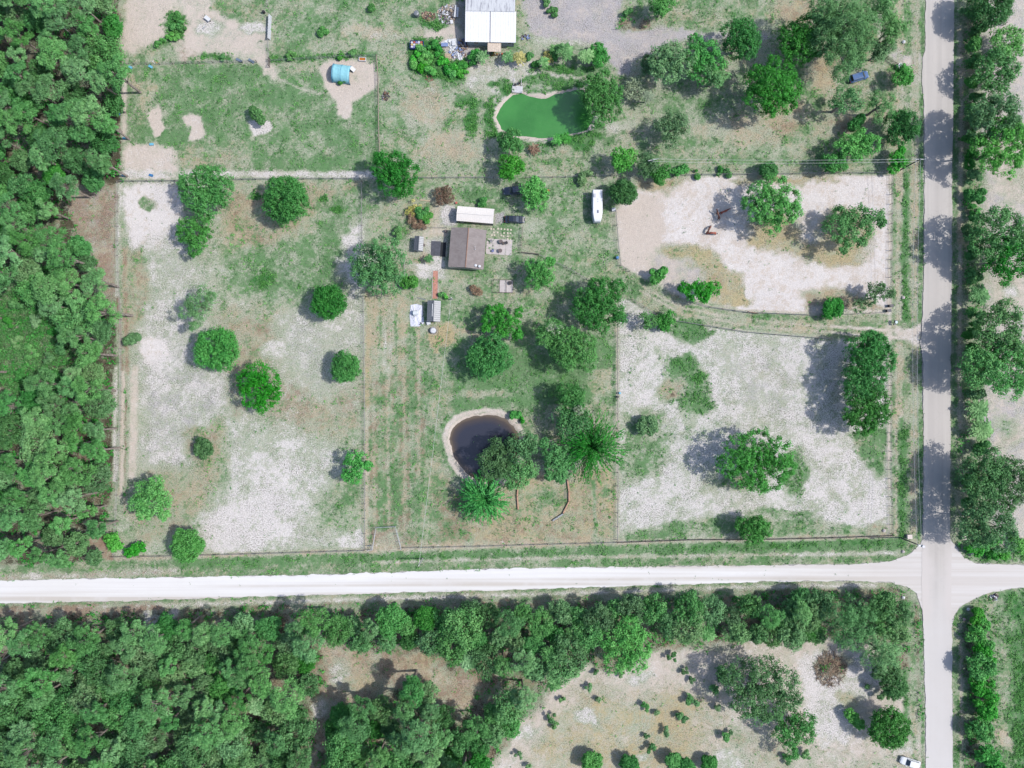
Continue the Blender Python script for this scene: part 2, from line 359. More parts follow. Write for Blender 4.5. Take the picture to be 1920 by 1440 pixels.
area([(1660, 612), (1690, 612), (1724, 622), (1724, 645), (1695, 640), (1660, 628)], 5, white=.6, beige=.8)
line([(1250, 594), (1400, 622), (1560, 634)], 5, 3, brown=.3, beige=.5); line([(1260, 565), (1400, 584), (1560, 590)], 4, 3, beige=.6)
area([(1158, 560), (1180, 562), (1250, 606), (1400, 622), (1560, 636), (1668, 642), (1668, 1000), (1158, 1010)], 4, 1, white=.64, green=.12, gravel=.1)
area([(1360, 650), (1450, 640), (1500, 720), (1480, 800), (1380, 800), (1360, 720)], 34, white=.46, gravel=.3, tan=.22)
area([(1500, 800), (1640, 830), (1660, 960), (1500, 960)], 34, white=.62, gravel=.12, tan=.2)
area([(1262, 600), (1310, 598), (1345, 618), (1330, 632), (1300, 648), (1275, 640), (1255, 628)], 5, green=.75, weed=.25)
area([(1250, 672), (1300, 668), (1330, 720), (1345, 770), (1290, 775), (1240, 740)], 8, green=.55, weed=.15, white=.2)
area([(1255, 672), (1290, 668), (1310, 700), (1325, 700), (1345, 760), (1310, 775), (1300, 750), (1285, 705), (1262, 695)], 6, green=.78, weed=.3)
spot(1262, 730, 26, 22, .6, brown=.35, tan=.5, green=.15); spot(1262, 742, 6, 5, .5, humus=.6, brown=.6)
area([(1160, 770), (1250, 770), (1250, 830), (1230, 880), (1175, 900), (1160, 880)], 12, green=.42, tan=.25, white=.2)
area([(1185, 820), (1260, 815), (1250, 870), (1220, 890), (1185, 860)], 14, green=.45, white=.2, brown=.12)
spot(1490, 890, 26, 40, .7, green=.55, weed=.15); spot(1300, 800, 60, 26, .9, white=.5, green=.28); spot(1370, 905, 50, 20, .9, tan=.4, green=.3, white=.2)
area([(1595, 810), (1665, 800), (1664, 880), (1650, 905), (1640, 870), (1605, 860)], 7, green=.62, tan=.3)
area([(1165, 1000), (1250, 985), (1340, 970), (1480, 968), (1600, 985), (1670, 985), (1670, 1006), (1165, 1014)], 7, green=.5, tan=.3, white=.12)
area([(1620, 985), (1672, 980), (1672, 1004), (1630, 1006)], 6, brown=.45, tan=.4)
spot(1470, 960, 60, 8, .9, green=.5); line([(1158, 600), (1158, 1010)], 5, 3, beige=.6, tan=.4, brown=.15)
line([(1151, 640), (1152, 760)], 5, 3, green=.7)
# verge between the paddocks and the paved road: swale and wheel stripes
area([(1672, 160), (1734, 160), (1730, 1020), (1680, 1010), (1672, 1000)], 3, 1, green=.48, tan=.35, white=.12)
area([(1672, 0), (1736, 0), (1734, 100), (1690, 96), (1665, 60)], 5, green=.5, tan=.35)
line([(1670, 330), (1667, 640), (1666, 1000)], 6, 3, beige=.7, white=.3)
for x, wd, mx in ((1683, 5, dict(tan=.6, white=.25)), (1690, 4, dict(white=.3, tan=.5)), (1718, 5, dict(tan=.5, brown=.2, white=.25)), (1711, 4, dict(brown=.3, tan=.4)), (1728, 4, dict(green=.8))):
    line([(x + 2, 0), (x, 500), (x - 1, 600)], wd, 3, **mx); line([(x, 645), (x - 2, 1000)], wd, 3, **mx)
line([(1700, 330), (1696, 480), (1698, 600)], 9, 4, weed=.45, green=.95); line([(1694, 790), (1690, 920), (1692, 1015)], 12, 5, weed=.4, green=.95)
line([(1703, 640), (1700, 800)], 8, 4, gold=.25, brown=.3, green=.3)
for a_ in ([(1560, 612), (1640, 617), (1695, 620), (1726, 622)], [(1560, 624), (1640, 630), (1700, 634), (1727, 640)]): line(a_, 4.5, 2.2, beige=.9, white=.4)
area([(1676, 616), (1728, 612), (1729, 650), (1700, 640), (1676, 630)], 5, beige=.85, white=.45)
# south verge and road shoulders
area([(-300, 1078), (215, 1050), (690, 1034), (1157, 1016), (1680, 1006), (1725, 1022), (1690, 1055), (1400, 1061), (960, 1067), (480, 1083), (-300, 1100)], 4, 1, green=.55, tan=.3, white=.08)
line([(330, 1057), (690, 1047), (1157, 1034), (1690, 1020)], 11, 6, green=.8, weed=.12); line([(1300, 1027), (1690, 1014)], 9, 4, weed=.35, green=.9)
line([(215, 1048), (690, 1032), (1157, 1017), (1680, 1005)], 7, 3, beige=.35, tan=.5, brown=.2)
line([(700, 1054), (1200, 1043), (1650, 1038)], 4, 3, white=.4, tan=.4); line([(-50, 1084), (200, 1078), (330, 1070)], 12, 5, white=.35, brown=.3, tan=.3)
line([(1500, 1040), (1680, 1037)], 6, 4, white=.55)
line([(-50, 1139), (480, 1124), (960, 1110), (1440, 1096), (1690, 1098)], 9, 3, green=.5, tan=.3)
area([(-300, 1139), (480, 1126), (960, 1112), (1440, 1098), (1690, 1100), (1728, 1140), (1728, 1600), (-300, 1600)], 5, 1, humus=.4, brown=.5, green=.3)
line([(150, 1142), (480, 1129), (960, 1116), (1440, 1100), (1640, 1097)], 9, 4, white=.55, tan=.4); line([(-30, 1148), (300, 1140)], 14, 5, brown=.6, white=.2)
area([(262, 1148), (335, 1142), (300, 1180), (272, 1200)], 6, white=.75)
line([(560, 1140), (1400, 1112)], 9, 5, green=.4, brown=.3, humus=.1)
# clearings in the southern woods
area([(598, 1205), (625, 1212), (680, 1225), (730, 1222), (790, 1230), (850, 1262), (900, 1262), (890, 1330), (840, 1345), (760, 1280), (700, 1310), (640, 1330), (600, 1420), (585, 1420), (590, 1330), (610, 1280)], 7, brown=.45, tan=.55, beige=.2)
spot(640, 1262, 24, 22, .8, white=.6, brown=.2); spot(600, 1325, 14, 18, .6, white=.5); spot(785, 1240, 45, 14, .7, gold=.35, brown=.5, tan=.5); spot(690, 1285, 40, 18, .7, tan=.6, gold=.2)
area([(920, 1440), (960, 1370), (1010, 1330), (1060, 1240), (1140, 1255), (1230, 1225), (1330, 1215), (1430, 1195), (1560, 1200), (1640, 1210), (1700, 1270), (1728, 1330), (1728, 1600), (900, 1600)], 8, beige=.62, tan=.35, white=.3, brown=.12)
area([(1080, 1300), (1200, 1290), (1330, 1300), (1340, 1420), (1200, 1450), (1000, 1450), (1000, 1400)], 26, beige=.35, tan=.4, gold=.42, green=.1)
area([(1190, 1330), (1290, 1310), (1300, 1400), (1250, 1440), (1190, 1420)], 16, gold=.5, tan=.5, brown=.15)
for k in range(7): line([(1185 - 3 * k + 46 * math.cos(a) * (1 + k * .22) - 40, 1345 + 46 * math.sin(a) * (.7 + k * .16)) for a in np.linspace(-1.5, 1.4, 9)], 2.2, 2, beige=.5, gold=.3)
spot(1095, 1338, 20, 14, .6, white=.7); spot(1205, 1270, 26, 10, .7, white=.55); spot(1200, 1420, 12, 8, .6, white=.6); spot(990, 1375, 16, 10, .6, white=.5)
area([(1330, 1340), (1460, 1350), (1560, 1420), (1720, 1400), (1720, 1600), (1330, 1600)], 26, beige=.4, tan=.4, green=.16, white=.2, brown=.2)
area([(1490, 1232), (1540, 1222), (1620, 1232), (1650, 1262), (1640, 1300), (1600, 1330), (1585, 1390), (1540, 1400), (1520, 1350), (1505, 1290)], 8, white=.72, beige=.3, brown=.12)
spot(1360, 1430, 30, 16, .7, white=.55); spot(1700, 1400, 20, 14, .7, white=.4, beige=.4)
spot(1560, 1245, 30, 20, .8, brown=.5, humus=.2, tan=.3); spot(1590, 1310, 24, 16, .8, tan=.5, gold=.2)
line([(1705, 1130), (1712, 1260), (1718, 1600)], 12, 5, green=.45, tan=.35, white=.15); line([(1697, 1260), (1700, 1350)], 8, 5, weed=.5, green=.9); line([(1728, 1140), (1730, 1440)], 5, 3, green=.7)
# east side of the paved road
area([(1786, -300), (1850, -300), (1850, 1030), (1800, 1045), (1784, 1010)], 4, 1, green=.42, tan=.3, humus=.25)
line([(1800, 50), (1803, 200), (1800, 400), (1800, 800)], 7, 3, beige=.45, tan=.5); line([(1790, 0), (1789, 1000)], 6, 3, green=.65, tan=.2)
area([(1845, -300), (2200, -300), (2200, 1040), (1860, 1040), (1845, 800)], 12, gravel=.6, beige=.45, white=.2)
for q in ((1900, 310, 40, 70), (1890, 540, 35, 50), (1895, 810, 30, 30)): spot(*q, .8, beige=.5, brown=.25, tan=.3)
spot(1895, 550, 16, 14, .7, white=.7); spot(1880, 800, 26, 20, .9, green=.3, gravel=.4)
area([(1786, 1165), (1800, 1140), (1850, 1112), (2200, 1100), (2200, 1600), (1786, 1600)], 5, 1, green=.55, tan=.35, weed=.2)
line([(1790, 1180), (1792, 1600)], 8, 3, green=.5, tan=.3); line([(1802, 1160), (1803, 1400), (1800, 1600)], 6, 3, beige=.5, tan=.5)
area([(1808, 1150), (1855, 1140), (1860, 1600), (1808, 1600)], 6, humus=.45, green=.4)
area([(1862, 1130), (1885, 1120), (1895, 1250), (1880, 1330), (1865, 1300)], 7, tan=.35, beige=.25, green=.45, weed=.15)
area([(1890, 1110), (2200, 1100), (2200, 1600), (1880, 1600), (1905, 1300)], 10, green=.75, weed=.5, tan=.15); spot(1885, 1385, 18, 20, .8, tan=.6, beige=.3)
area([(1800, 1030), (1920, 1030), (2200, 1040), (2200, 1060), (1815, 1052)], 4, 1, green=.6, weed=.25)

top = [(-300, 1098), (0, 1089), (200, 1084.5), (480, 1080), (620, 1077), (960, 1065.5), (1350, 1061), (1600, 1058), (1668, 1053), (1700, 1043), (1722, 1024), (1732, 1010)]
right = [(1780, 1010), (1790, 1022), (1808, 1046), (1830, 1056), (1920, 1059), (2200, 1062), (2200, 1098), (1920, 1101), (1862, 1108), (1825, 1124), (1800, 1138), (1788, 1156), (1785, 1175)]
bot = [(1732, 1175), (1729, 1140), (1718, 1112), (1700, 1099), (1672, 1092), (1600, 1089), (1440, 1090), (960, 1105.5), (480, 1118.5), (240, 1126.5), (0, 1131), (-300, 1140)]
lft = [(1739, -300), (1736, 0), (1734, 95), (1730, 108), (1728, 150), (1732, 190), (1733, 300), (1732, 480), (1729, 600), (1725, 640), (1730, 680), (1731, 900), (1730, 1010), (1727, 1060), (1728, 1120), (1731, 1180), (1734, 1300), (1736, 1440), (1738, 1740)]
rgt = [(1788, 1740), (1786, 1440), (1785, 1300), (1784, 1170), (1783, 1100), (1784, 1050), (1781, 1000), (1781, 900), (1782, 700), (1784, 500), (1785, 300), (1787, 180), (1788, 0), (1791, -300)]
# natural patchiness: every cover thins and thickens, weeds creep into the sand, sand shows through the grass
inframe = (PX > -60) & (PX < 2000) & (PY > -60) & (PY < 1500)
def patch(sc, seed, o=4): return (fbm(PX / sc, PY / sc, seed, o) - .5) * 2
for i, c in enumerate(CH):
    q = patch(22, 130 + i * 7) * .8 + patch(6.5, 200 + i * 5, 3) * .55
    Wt[c] = np.clip(Wt[c] + 4 * Wt[c] * (1 - Wt[c]) * q * .5, 0, 1)
bare = np.clip(Wt['white'] + Wt['beige'] + Wt['gravel'], 0, 1); open_ = (1 - np.clip(Wt['humus'] * 1.6, 0, 1))
Wt['green'] = np.clip(Wt['green'] + open_ * (1 - bare) * .34 * np.clip((patch(30, 311) + .5 * patch(5, 317, 3)) * 1.6 - .12, 0, 1), 0, 1)
Wt['white'] = np.clip(Wt['white'] + open_ * (1 - bare) * .3 * np.clip((patch(24, 331) + .6 * patch(6, 337, 3)) * 1.6 - .22, 0, 1), 0, 1)
Wt['brown'] = np.clip(Wt['brown'] + open_ * (1 - bare) * .22 * np.clip((patch(20, 341) + .6 * patch(5, 347, 3)) * 1.6 - .22, 0, 1), 0, 1)
thin = np.clip((patch(13, 351) + .8 * patch(4, 357, 3)) * 1.3, 0, 1)
Wt['white'] *= 1 - .5 * thin * (Wt['white'] < .95)
Wt['weed'] = np.clip(Wt['weed'] + open_ * Wt['green'] * .55 * np.clip((patch(9, 361) + .5 * patch(3.5, 367, 3)) * 1.8 - .5, 0, 1), 0, 1)
for rpoly in (top + right + bot, lft + rgt):
    sl_, X_, Y_ = region(rpoly, 3, 0); inr = sdist(rpoly, X_, Y_) < 0
    for c in CH: Wt[c][sl_] = np.where(inr, 0, Wt[c][sl_])
    Wt['gravel'][sl_] = np.where(inr, 1, Wt['gravel'][sl_])
for c in CH: Wt[c] = np.where(inframe, Wt[c], dict(green=.34, tan=.3, white=.12, brown=.08).get(c, 0.0))
for rpoly in (PG, PD):
    sl_, X_, Y_ = region(rpoly, 3, 1); inr = sdist(rpoly, X_, Y_) < 4
    for c in CH: Wt[c][sl_] = np.where(inr, 0, Wt[c][sl_])
    Wt['beige'][sl_] = np.where(inr, 1, Wt['beige'][sl_])
ground_z = np.zeros(sh)
for poly, dep in ((PG, .9), (PD, 1.0)):
    sl_, X, Y = region(poly, 20, 1)
    dd = sdist(poly, X, Y); ground_z[sl_] += -dep * np.clip((4 - dd) / 14, 0, 1)
ground_z += (fbm(PX / 60, PY / 60, 88) - .5) * .12 * ((PX > -100) & (PX < 2020) & (PY > -100) & (PY < 1540))

def ground_material():
    t = NT('ground_cover'); p = t.pos()
    at = []
    for i in range(3):
        a = t.n('ShaderNodeAttribute'); a.attribute_name = 'cover%d' % i
        s = t.n('ShaderNodeSeparateColor'); t.l(a.outputs['Color'], s.inputs[0]); at += list(s.outputs[:3])
    ch = dict(zip(CH, at))
    def speck(o, a, b, wa):
        q = t.off(p, o); n1 = t.noise(q, a, 4, .62); n2 = t.noise(q, b, 3, .55)
        v = t.math('ADD', t.math('MULTIPLY', n1, wa), t.math('MULTIPLY', n2, 1 - wa))
        return t.mapr(v, .30, .70, .08, .92)
    s1 = speck((3, 7, 0), 2.6, .5, .72); s2 = speck((91, 17, 0), 2.7, .7, .7)
    s3 = speck((33, 71, 0), 1.7, .35, .62); s4 = speck((5, 171, 0), 3.1, 1.0, .6)
    fine = t.noise(p, 5.0, 3, .7); mid = t.noise(t.off(p, (50, 9, 0)), 1.1, 3); big = t.noise(t.off(p, (8, 9, 0)), .12, 3)
    fm = t.mapr(fine, .3, .7); mm = t.mapr(mid, .35, .65); bm_ = t.mapr(big, .35, .65)
    col = t.mix(t.mapr(s2, .2, .8), alb(210, 206, 190), alb(156, 178, 144)); col = t.mix(t.mapr(fine, .55, .75, 0, .8), col, alb(112, 134, 100))
    spec = dict(tan=((214, 199, 172), (182, 164, 134), s1), brown=((184, 156, 136), (138, 110, 92), s2),
                gravel=((208, 203, 206), (176, 171, 175), s4), beige=((228, 215, 204), (210, 197, 185), s3),
                white=((249, 243, 240), (220, 213, 210), s1), gold=((212, 198, 160), (190, 170, 128), s4),
                green=((130, 166, 116), (76, 132, 74), s3), humus=((58, 66, 48), (92, 76, 60), s2), weed=((66, 148, 62), (38, 100, 44), s4))
    soft = dict(beige=.4, gravel=.36, green=.3, white=.24, tan=.3, brown=.26, gold=.32)
    for c in CH:
        a, b, s = spec[c]; sf = soft.get(c, .2)
        f = t.mapr(t.math('SUBTRACT', ch[c], s), -sf + .02, sf, 0, 1, True)
        f = t.math('MULTIPLY', f, t.mapr(ch[c], .02, .12)); f = t.math('ADD', t.math('MULTIPLY', f, .76), t.math('MULTIPLY', ch[c], .24))
        tone = t.math('ADD', t.math('MULTIPLY', fm, .5), t.math('ADD', t.math('MULTIPLY', mm, .3), t.math('MULTIPLY', bm_, .2)))
        col = t.mix(f, col, t.mix(tone, alb(*a), alb(*b)))
    q5 = t.noise(t.off(p, (17, 5, 0)), 3.4, 4, .7); fk = t.mapr(q5, .50, .585)
    fk = t.math('MULTIPLY', fk, t.mapr(t.noise(t.off(p, (61, 5, 0)), .16, 3), .36, .62, .26, .78))
    fk = t.math('MULTIPLY', fk, t.mapr(ch['beige'], .3, .8, 1, .22))
    col = t.mix(fk, col, t.mix(mm, alb(100, 110, 88), alb(116, 110, 104)))
    q6 = t.noise(t.off(p, (27, 55, 0)), 4.2, 3, .7)
    col = t.mix(1.0, col, t.mix(t.mapr(q6, .3, .7), (.86, .86, .86, 1), (1.13, 1.13, 1.13, 1)), 'MULTIPLY')
    q7 = t.noise(t.off(p, (77, 25, 0)), 1.5, 4, .68)
    cl = t.math('MULTIPLY', t.mapr(q7, .57, .63), t.math('MULTIPLY', t.mapr(t.math('ADD', ch['green'], ch['tan']), .25, .6), t.mapr(t.noise(t.off(p, (7, 95, 0)), .1, 3), .4, .6, .1, .8)))
    col = t.mix(cl, col, alb(84, 132, 76))
    # dung specks, leaf scraps and stones
    vo = t.n('ShaderNodeTexVoronoi'); vo.inputs['Scale'].default_value = .75; t.l(t.off(p, (2, 3, 0)), vo.inputs['Vector'])
    fl = t.math('MULTIPLY', t.mapr(vo.outputs['Distance'], .10, .17, 1, 0), t.mapr(s2, .55, .75))
    col = t.mix(t.math('MULTIPLY', fl, .5), col, alb(92, 100, 76))
    b = t.bsdf(col, .95, .1, 0, t.bump(t.math('ADD', fine, t.math('MULTIPLY', mid, .8)), .6, .25))
    return t.done(b)

def build_ground():
    ny, nx = sh; n = nx * ny
    X = (PX - 960) / S; Y = (720 - PY) / S
    co = np.stack([X, Y, ground_z], -1).reshape(-1, 3).astype(np.float32)
    idx = np.arange(n).reshape(ny, nx)
    q = np.stack([idx[1:, :-1], idx[1:, 1:], idx[:-1, 1:], idx[:-1, :-1]], -1).reshape(-1)
    me = bpy.data.meshes.new('ground'); nf = len(q) // 4
    me.vertices.add(n); me.vertices.foreach_set('co', co.ravel())
    me.loops.add(len(q)); me.loops.foreach_set('vertex_index', q.astype(np.int32))
    me.polygons.add(nf); me.polygons.foreach_set('loop_start', np.arange(0, len(q), 4, dtype=np.int32))
    me.polygons.foreach_set('loop_total', np.full(nf, 4, np.int32)); me.update(calc_edges=True)
    for i in range(3):
        a = me.attributes.new('cover%d' % i, 'FLOAT_COLOR', 'POINT'); buf = np.ones((n, 4), np.float32)
        for k in range(3): buf[:, k] = Wt[CH[i * 3 + k]].ravel()
        a.data.foreach_set('color', buf.ravel())
    me.polygons.foreach_set('use_smooth', [True] * nf)
    me.materials.append(ground_material())
    o = bpy.data.objects.new('ground', me); COL.objects.link(o); o['kind'] = 'structure'
build_ground()

# ---------------------------------------------------------------- roads and water
random.seed(11); rng = np.random.default_rng(7)
def ragged(pts, step=5, amp=1.1, seed=1, closed=True):
    out = []
    for i in range(len(pts) - (0 if closed else 1)):
        a = pts[i]; b = pts[(i + 1) % len(pts)]; L = math.hypot(b[0] - a[0], b[1] - a[1]); n = max(1, int(L / step))
        for k in range(n):
            t = k / n; x = a[0] + (b[0] - a[0]) * t; y = a[1] + (b[1] - a[1]) * t
            nx, ny = (b[1] - a[1]) / (L + 1e-6), -(b[0] - a[0]) / (L + 1e-6)
            o = amp * 2 * (float(fbm(np.array([x / 14.]), np.array([y / 14.]), seed)[0]) - .5) * 2
            out.append((x + nx * o, y + ny * o))
    return out
def sheet(name, pts, z, mat, kind='structure', thick=0.0):
    bm = bmesh.new(); vs = [bm.verts.new((*G(x, y), z)) for x, y in pts]
    f = bm.faces.new(vs); bmesh.ops.triangulate(bm, faces=[f]); bmesh.ops.recalc_face_normals(bm, faces=bm.faces)
    if bm.faces[:][0].normal.z < 0: bmesh.ops.reverse_faces(bm, faces=bm.faces)
    me = bpy.data.meshes.new(name); bm.to_mesh(me); bm.free(); me.materials.append(mat)
    o = bpy.data.objects.new(name, me); COL.objects.link(o)
    if kind: o['kind'] = kind
    return o
def road_material(name, a, b, c, along, ruts):
    t = NT(name); p = t.pos()
    sc = (.02, 1, 1) if along == 'x' else (1, .02, 1)
    st = t.noise(t.off(p, (0, 0, 0), sc), 1.1, 5, .6); st2 = t.noise(t.off(p, (4, 4, 0), sc), .35, 2)
    n = t.noise(p, .25, 4); fi = t.noise(p, 4, 3, .7)
    col = t.mix(t.mapr(st, .35, .65), alb(*a), alb(*b)); col = t.mix(t.math('MULTIPLY', t.mapr(st2, .48, .62), ruts), col, alb(*c))
    col = t.mix(t.math('MULTIPLY', t.mapr(n, .5, .7), .45), col, alb(*b)); col = t.mix(t.mapr(fi, .58, .8, 0, .35), col, alb(*c))
    cr = t.n('ShaderNodeTexVoronoi'); cr.feature = 'DISTANCE_TO_EDGE'; cr.inputs['Scale'].default_value = .07
    q = t.n('ShaderNodeVectorMath'); q.operation = 'ADD'
    wv = t.n('ShaderNodeTexNoise'); wv.inputs['Scale'].default_value = .3; t.l(p, wv.inputs['Vector'])
    sc_ = t.n('ShaderNodeVectorMath'); sc_.operation = 'SCALE'; sc_.inputs[3].default_value = 5; t.l(wv.outputs['Color'], sc_.inputs[0])
    t.l(p, q.inputs[0]); t.l(sc_.outputs[0], q.inputs[1]); t.l(q.outputs[0], cr.inputs['Vector'])
    if ruts < .6:
        sp_ = t.n('ShaderNodeSeparateXYZ'); t.l(p, sp_.inputs[0])
        dust = t.math('ADD', t.mapr(sp_.outputs[1], -44, -62, 0, .85), t.math('MULTIPLY', t.math('SUBTRACT', n, .5), .5))
        col = t.mix(t.mapr(cr.outputs['Distance'], .002, .006, .10, 0), col, alb(150, 148, 148))
        col = t.mix(t.math('MULTIPLY', dust, t.mapr(sp_.outputs[1], -34, -40)), col, alb(219, 215, 213))
        ex = t.math('ABSOLUTE', t.math('SUBTRACT', sp_.outputs[0], 106.4)); ex = t.math('ADD', ex, t.math('MULTIPLY', t.math('SUBTRACT', n, .5), 3.0))
        ed = t.math('MULTIPLY', t.mapr(ex, .4, 3.2, 0, 1, True), t.math('MULTIPLY', t.mapr(sp_.outputs[1], -38, -43, 0, 1, True), t.mapr(sp_.outputs[1], -62, -56, 0, 1, True)))
        col = t.mix(ed, col, alb(217, 210, 206))
    else:
        sp_ = t.n('ShaderNodeSeparateXYZ'); t.l(p, sp_.inputs[0])
        col = t.mix(t.math('MULTIPLY', t.mapr(t.math('ADD', sp_.outputs[0], t.math('MULTIPLY', n, 14)), 62, 100), t.mapr(st, .35, .65, .6, 1)), col, alb(214, 207, 202))
    return t.done(t.bsdf(col, .9, .15, 0, t.bump(fi, .3, .03)))
dirt = road_material('limerock', (246, 245, 246), (236, 234, 235), (212, 205, 198), 'x', .85)
asph = road_material('weathered_asphalt', (212, 206, 200), (203, 197, 192), (191, 185, 180), 'y', .5)
sheet('dirt_road', ragged(top + right + bot, 3, 1.6, 3), .10, dirt)
sheet('asphalt_road', ragged(lft + rgt, 3, 1.2, 5), .13, asph)
# paler lime dust shoulders beside the pavement
def water(name, poly, z, a, b, rough, murk):
    t = NT(name); p = t.pos(); n = t.noise(p, .12, 3); f = t.noise(p, 2.2, 3)
    col = t.mix(t.mapr(n, .35, .65), alb(*a), alb(*b)); col = t.mix(t.mapr(f, .5, .8, 0, .18), col, alb(*murk))
    return sheet(name, ragged(poly, 5, 1.0, 9), z, t.done(t.bsdf(col, rough, .5, 0, t.bump(f, .06, .02))), 'structure')
water('green_pond_water', grow(PG, 3), -.22, (72, 148, 66), (58, 130, 54), .24, (112, 156, 100))
def dark_water():
    t = NT('tannin_pond_water'); p = t.pos()
    at = t.n('ShaderNodeAttribute'); at.attribute_name = 'depth'
    n = t.noise(p, 1.4, 3)
    col = t.mix(t.mapr(at.outputs['Fac'], .0, .5), alb(128, 114, 96), alb(92, 78, 64)); col = t.mix(t.mapr(at.outputs['Fac'], .35, 1), col, alb(56, 57, 70))
    mat = t.done(t.bsdf(col, .16, .5, 0, t.bump(n, .12, .03)))
    pol = ragged(grow(PD, 3), 5, .8, 13); cx, cy = 905, 842; vs = []; fs = []; dep = []
    N = len(pol); rings = (1, .94, .88, .8, .7, .5, .25)
    for k, q in enumerate(rings):
        for x, y in pol: vs.append((*G(cx + (x - cx) * q, cy + (y - cy) * q), -.25)); dep.append(k / 4.0)
    for k in range(len(rings) - 1):
        for i in range(N): j = (i + 1) % N; fs.append((k * N + i, k * N + j, (k + 1) * N + j, (k + 1) * N + i))
    fs.append(tuple(range((len(rings) - 1) * N, len(rings) * N)))
    o = MB().add(vs, fs).build('dark_pond_water', mat, smooth=True); o['kind'] = 'structure'
    a = o.data.attributes.new('depth', 'FLOAT', 'POINT'); a.data.foreach_set('value', [min(1, x) for x in dep])
dark_water()

# ---------------------------------------------------------------- vegetation
def leaf_material(name, dark, mid, light, trans=.24, kk=1.28):
    dark, mid, light = [(c[0] * .95, c[1], c[2] * .93) for c in (dark, mid, light)]
    t = NT(name); p = t.pos()
    at = t.n('ShaderNodeAttribute'); at.attribute_name = 'tint'
    oi = t.n('ShaderNodeObjectInfo')
    f = t.math('ADD', at.outputs['Fac'], t.math('MULTIPLY', t.math('SUBTRACT', oi.outputs['Random'], .5), .5))
    r = t.n('ShaderNodeValToRGB'); t.l(f, r.inputs[0]); e = r.color_ramp.elements
    e[0].position = .08; e[0].color = alb(*dark, kk); e[1].position = .95; e[1].color = alb(*light, kk)
    m = r.color_ramp.elements.new(.5); m.color = alb(*mid, kk)
    hs = t.n('ShaderNodeHueSaturation'); t.l(r.outputs[0], hs.inputs['Color'])
    r2 = t.math('FRACT', t.math('MULTIPLY', oi.outputs['Random'], 7.31)); r3 = t.math('FRACT', t.math('MULTIPLY', oi.outputs['Random'], 13.7))
    t.l(t.mapr(r2, 0, 1, .486, .503), hs.inputs['Hue']); t.l(t.mapr(r3, 0, 1, .88, 1.1), hs.inputs['Saturation'])
    r = hs
    b = t.bsdf(r.outputs[0], .62, .22)
    tr = t.n('ShaderNodeBsdfTranslucent'); t.l(t.mix(.5, r.outputs[0], (.05, .16, .02, 1)), tr.inputs[0])
    ms = t.n('ShaderNodeMixShader'); ms.inputs[0].default_value = trans
    t.l(b.outputs[0], ms.inputs[1]); t.l(tr.outputs[0], ms.inputs[2]); t.l(ms.outputs[0], t.out.inputs[0])
    return t.m
LEAF = dict(
    oak=leaf_material('oak_leaves', (46, 92, 50), (74, 124, 74), (112, 156, 104)),
    round=leaf_material('dense_leaves', (34, 88, 40), (54, 120, 56), (90, 150, 84)),
    bright=leaf_material('bright_leaves', (38, 110, 40), (56, 140, 54), (102, 174, 88), .28),
    pine=leaf_material('pine_needles', (54, 102, 54), (84, 136, 82), (120, 166, 112)),
    olive=leaf_material('olive_leaves', (50, 88, 52), (82, 122, 78), (120, 152, 108)),
    bamboo=leaf_material('bamboo_leaves', (20, 90, 32), (34, 126, 44), (84, 164, 84), .3),
    palm=leaf_material('palm_fronds', (48, 92, 50), (84, 132, 80), (128, 164, 116)),
    grey=leaf_material('grey_moss', (96, 106, 92), (132, 142, 124), (172, 178, 160)),
    brown=leaf_material('brown_leaves', (92, 70, 62), (128, 100, 88), (164, 140, 124)),
    shrub=leaf_material('shrub_leaves', (44, 98, 46), (70, 130, 66), (114, 164, 100)),
    yellow=leaf_material('yellow_leaves', (126, 128, 72), (182, 168, 98), (210, 196, 130)))
def bark_material():
    t = NT('bark'); p = t.n('ShaderNodeTexCoord').outputs['Object']
    n = t.noise(t.off(p, (0, 0, 0), (1, 1, .3)), 6, 4)
    return t.done(t.bsdf(t.mix(t.mapr(n, .35, .65), alb(120, 108, 100), alb(186, 176, 168)), .95, .1, 0, t.bump(n, .6, .05)))
BARK = bark_material()

def leaf_mesh(name, P, N, T, sz, tint, asp=.62):
    """one mesh of leaf-spray quads: centres P, facing N, long axis about T"""
    n = len(P); N = N / (np.linalg.norm(N, axis=1, keepdims=True) + 1e-9)
    U = T - N * (T * N).sum(1, keepdims=True); U /= (np.linalg.norm(U, axis=1, keepdims=True) + 1e-9)
    V = np.cross(N, U); s = sz[:, None] * .5
    c = np.stack([P - U * s, P - V * s * asp + N * s * .15, P + U * s, P + V * s * asp + N * s * .15], 1).reshape(-1, 3).astype(np.float32)
    me = bpy.data.meshes.new(name); me.vertices.add(4 * n); me.vertices.foreach_set('co', c.ravel())
    me.loops.add(4 * n); me.loops.foreach_set('vertex_index', np.arange(4 * n, dtype=np.int32))
    me.polygons.add(n); me.polygons.foreach_set('loop_start', np.arange(0, 4 * n, 4, dtype=np.int32))
    me.polygons.foreach_set('loop_total', np.full(n, 4, np.int32)); me.update(calc_edges=True)
    a = me.attributes.new('tint', 'FLOAT', 'POINT'); a.data.foreach_set('value', np.repeat(np.clip(tint, 0, 1), 4).astype(np.float32))
    return me
def dirs(n, zmin=-.3):
    z = rng.uniform(zmin, 1, n); a = rng.uniform(0, 2 * np.pi, n); r = np.sqrt(1 - z * z)
    return np.stack([r * np.cos(a), r * np.sin(a), z], 1)
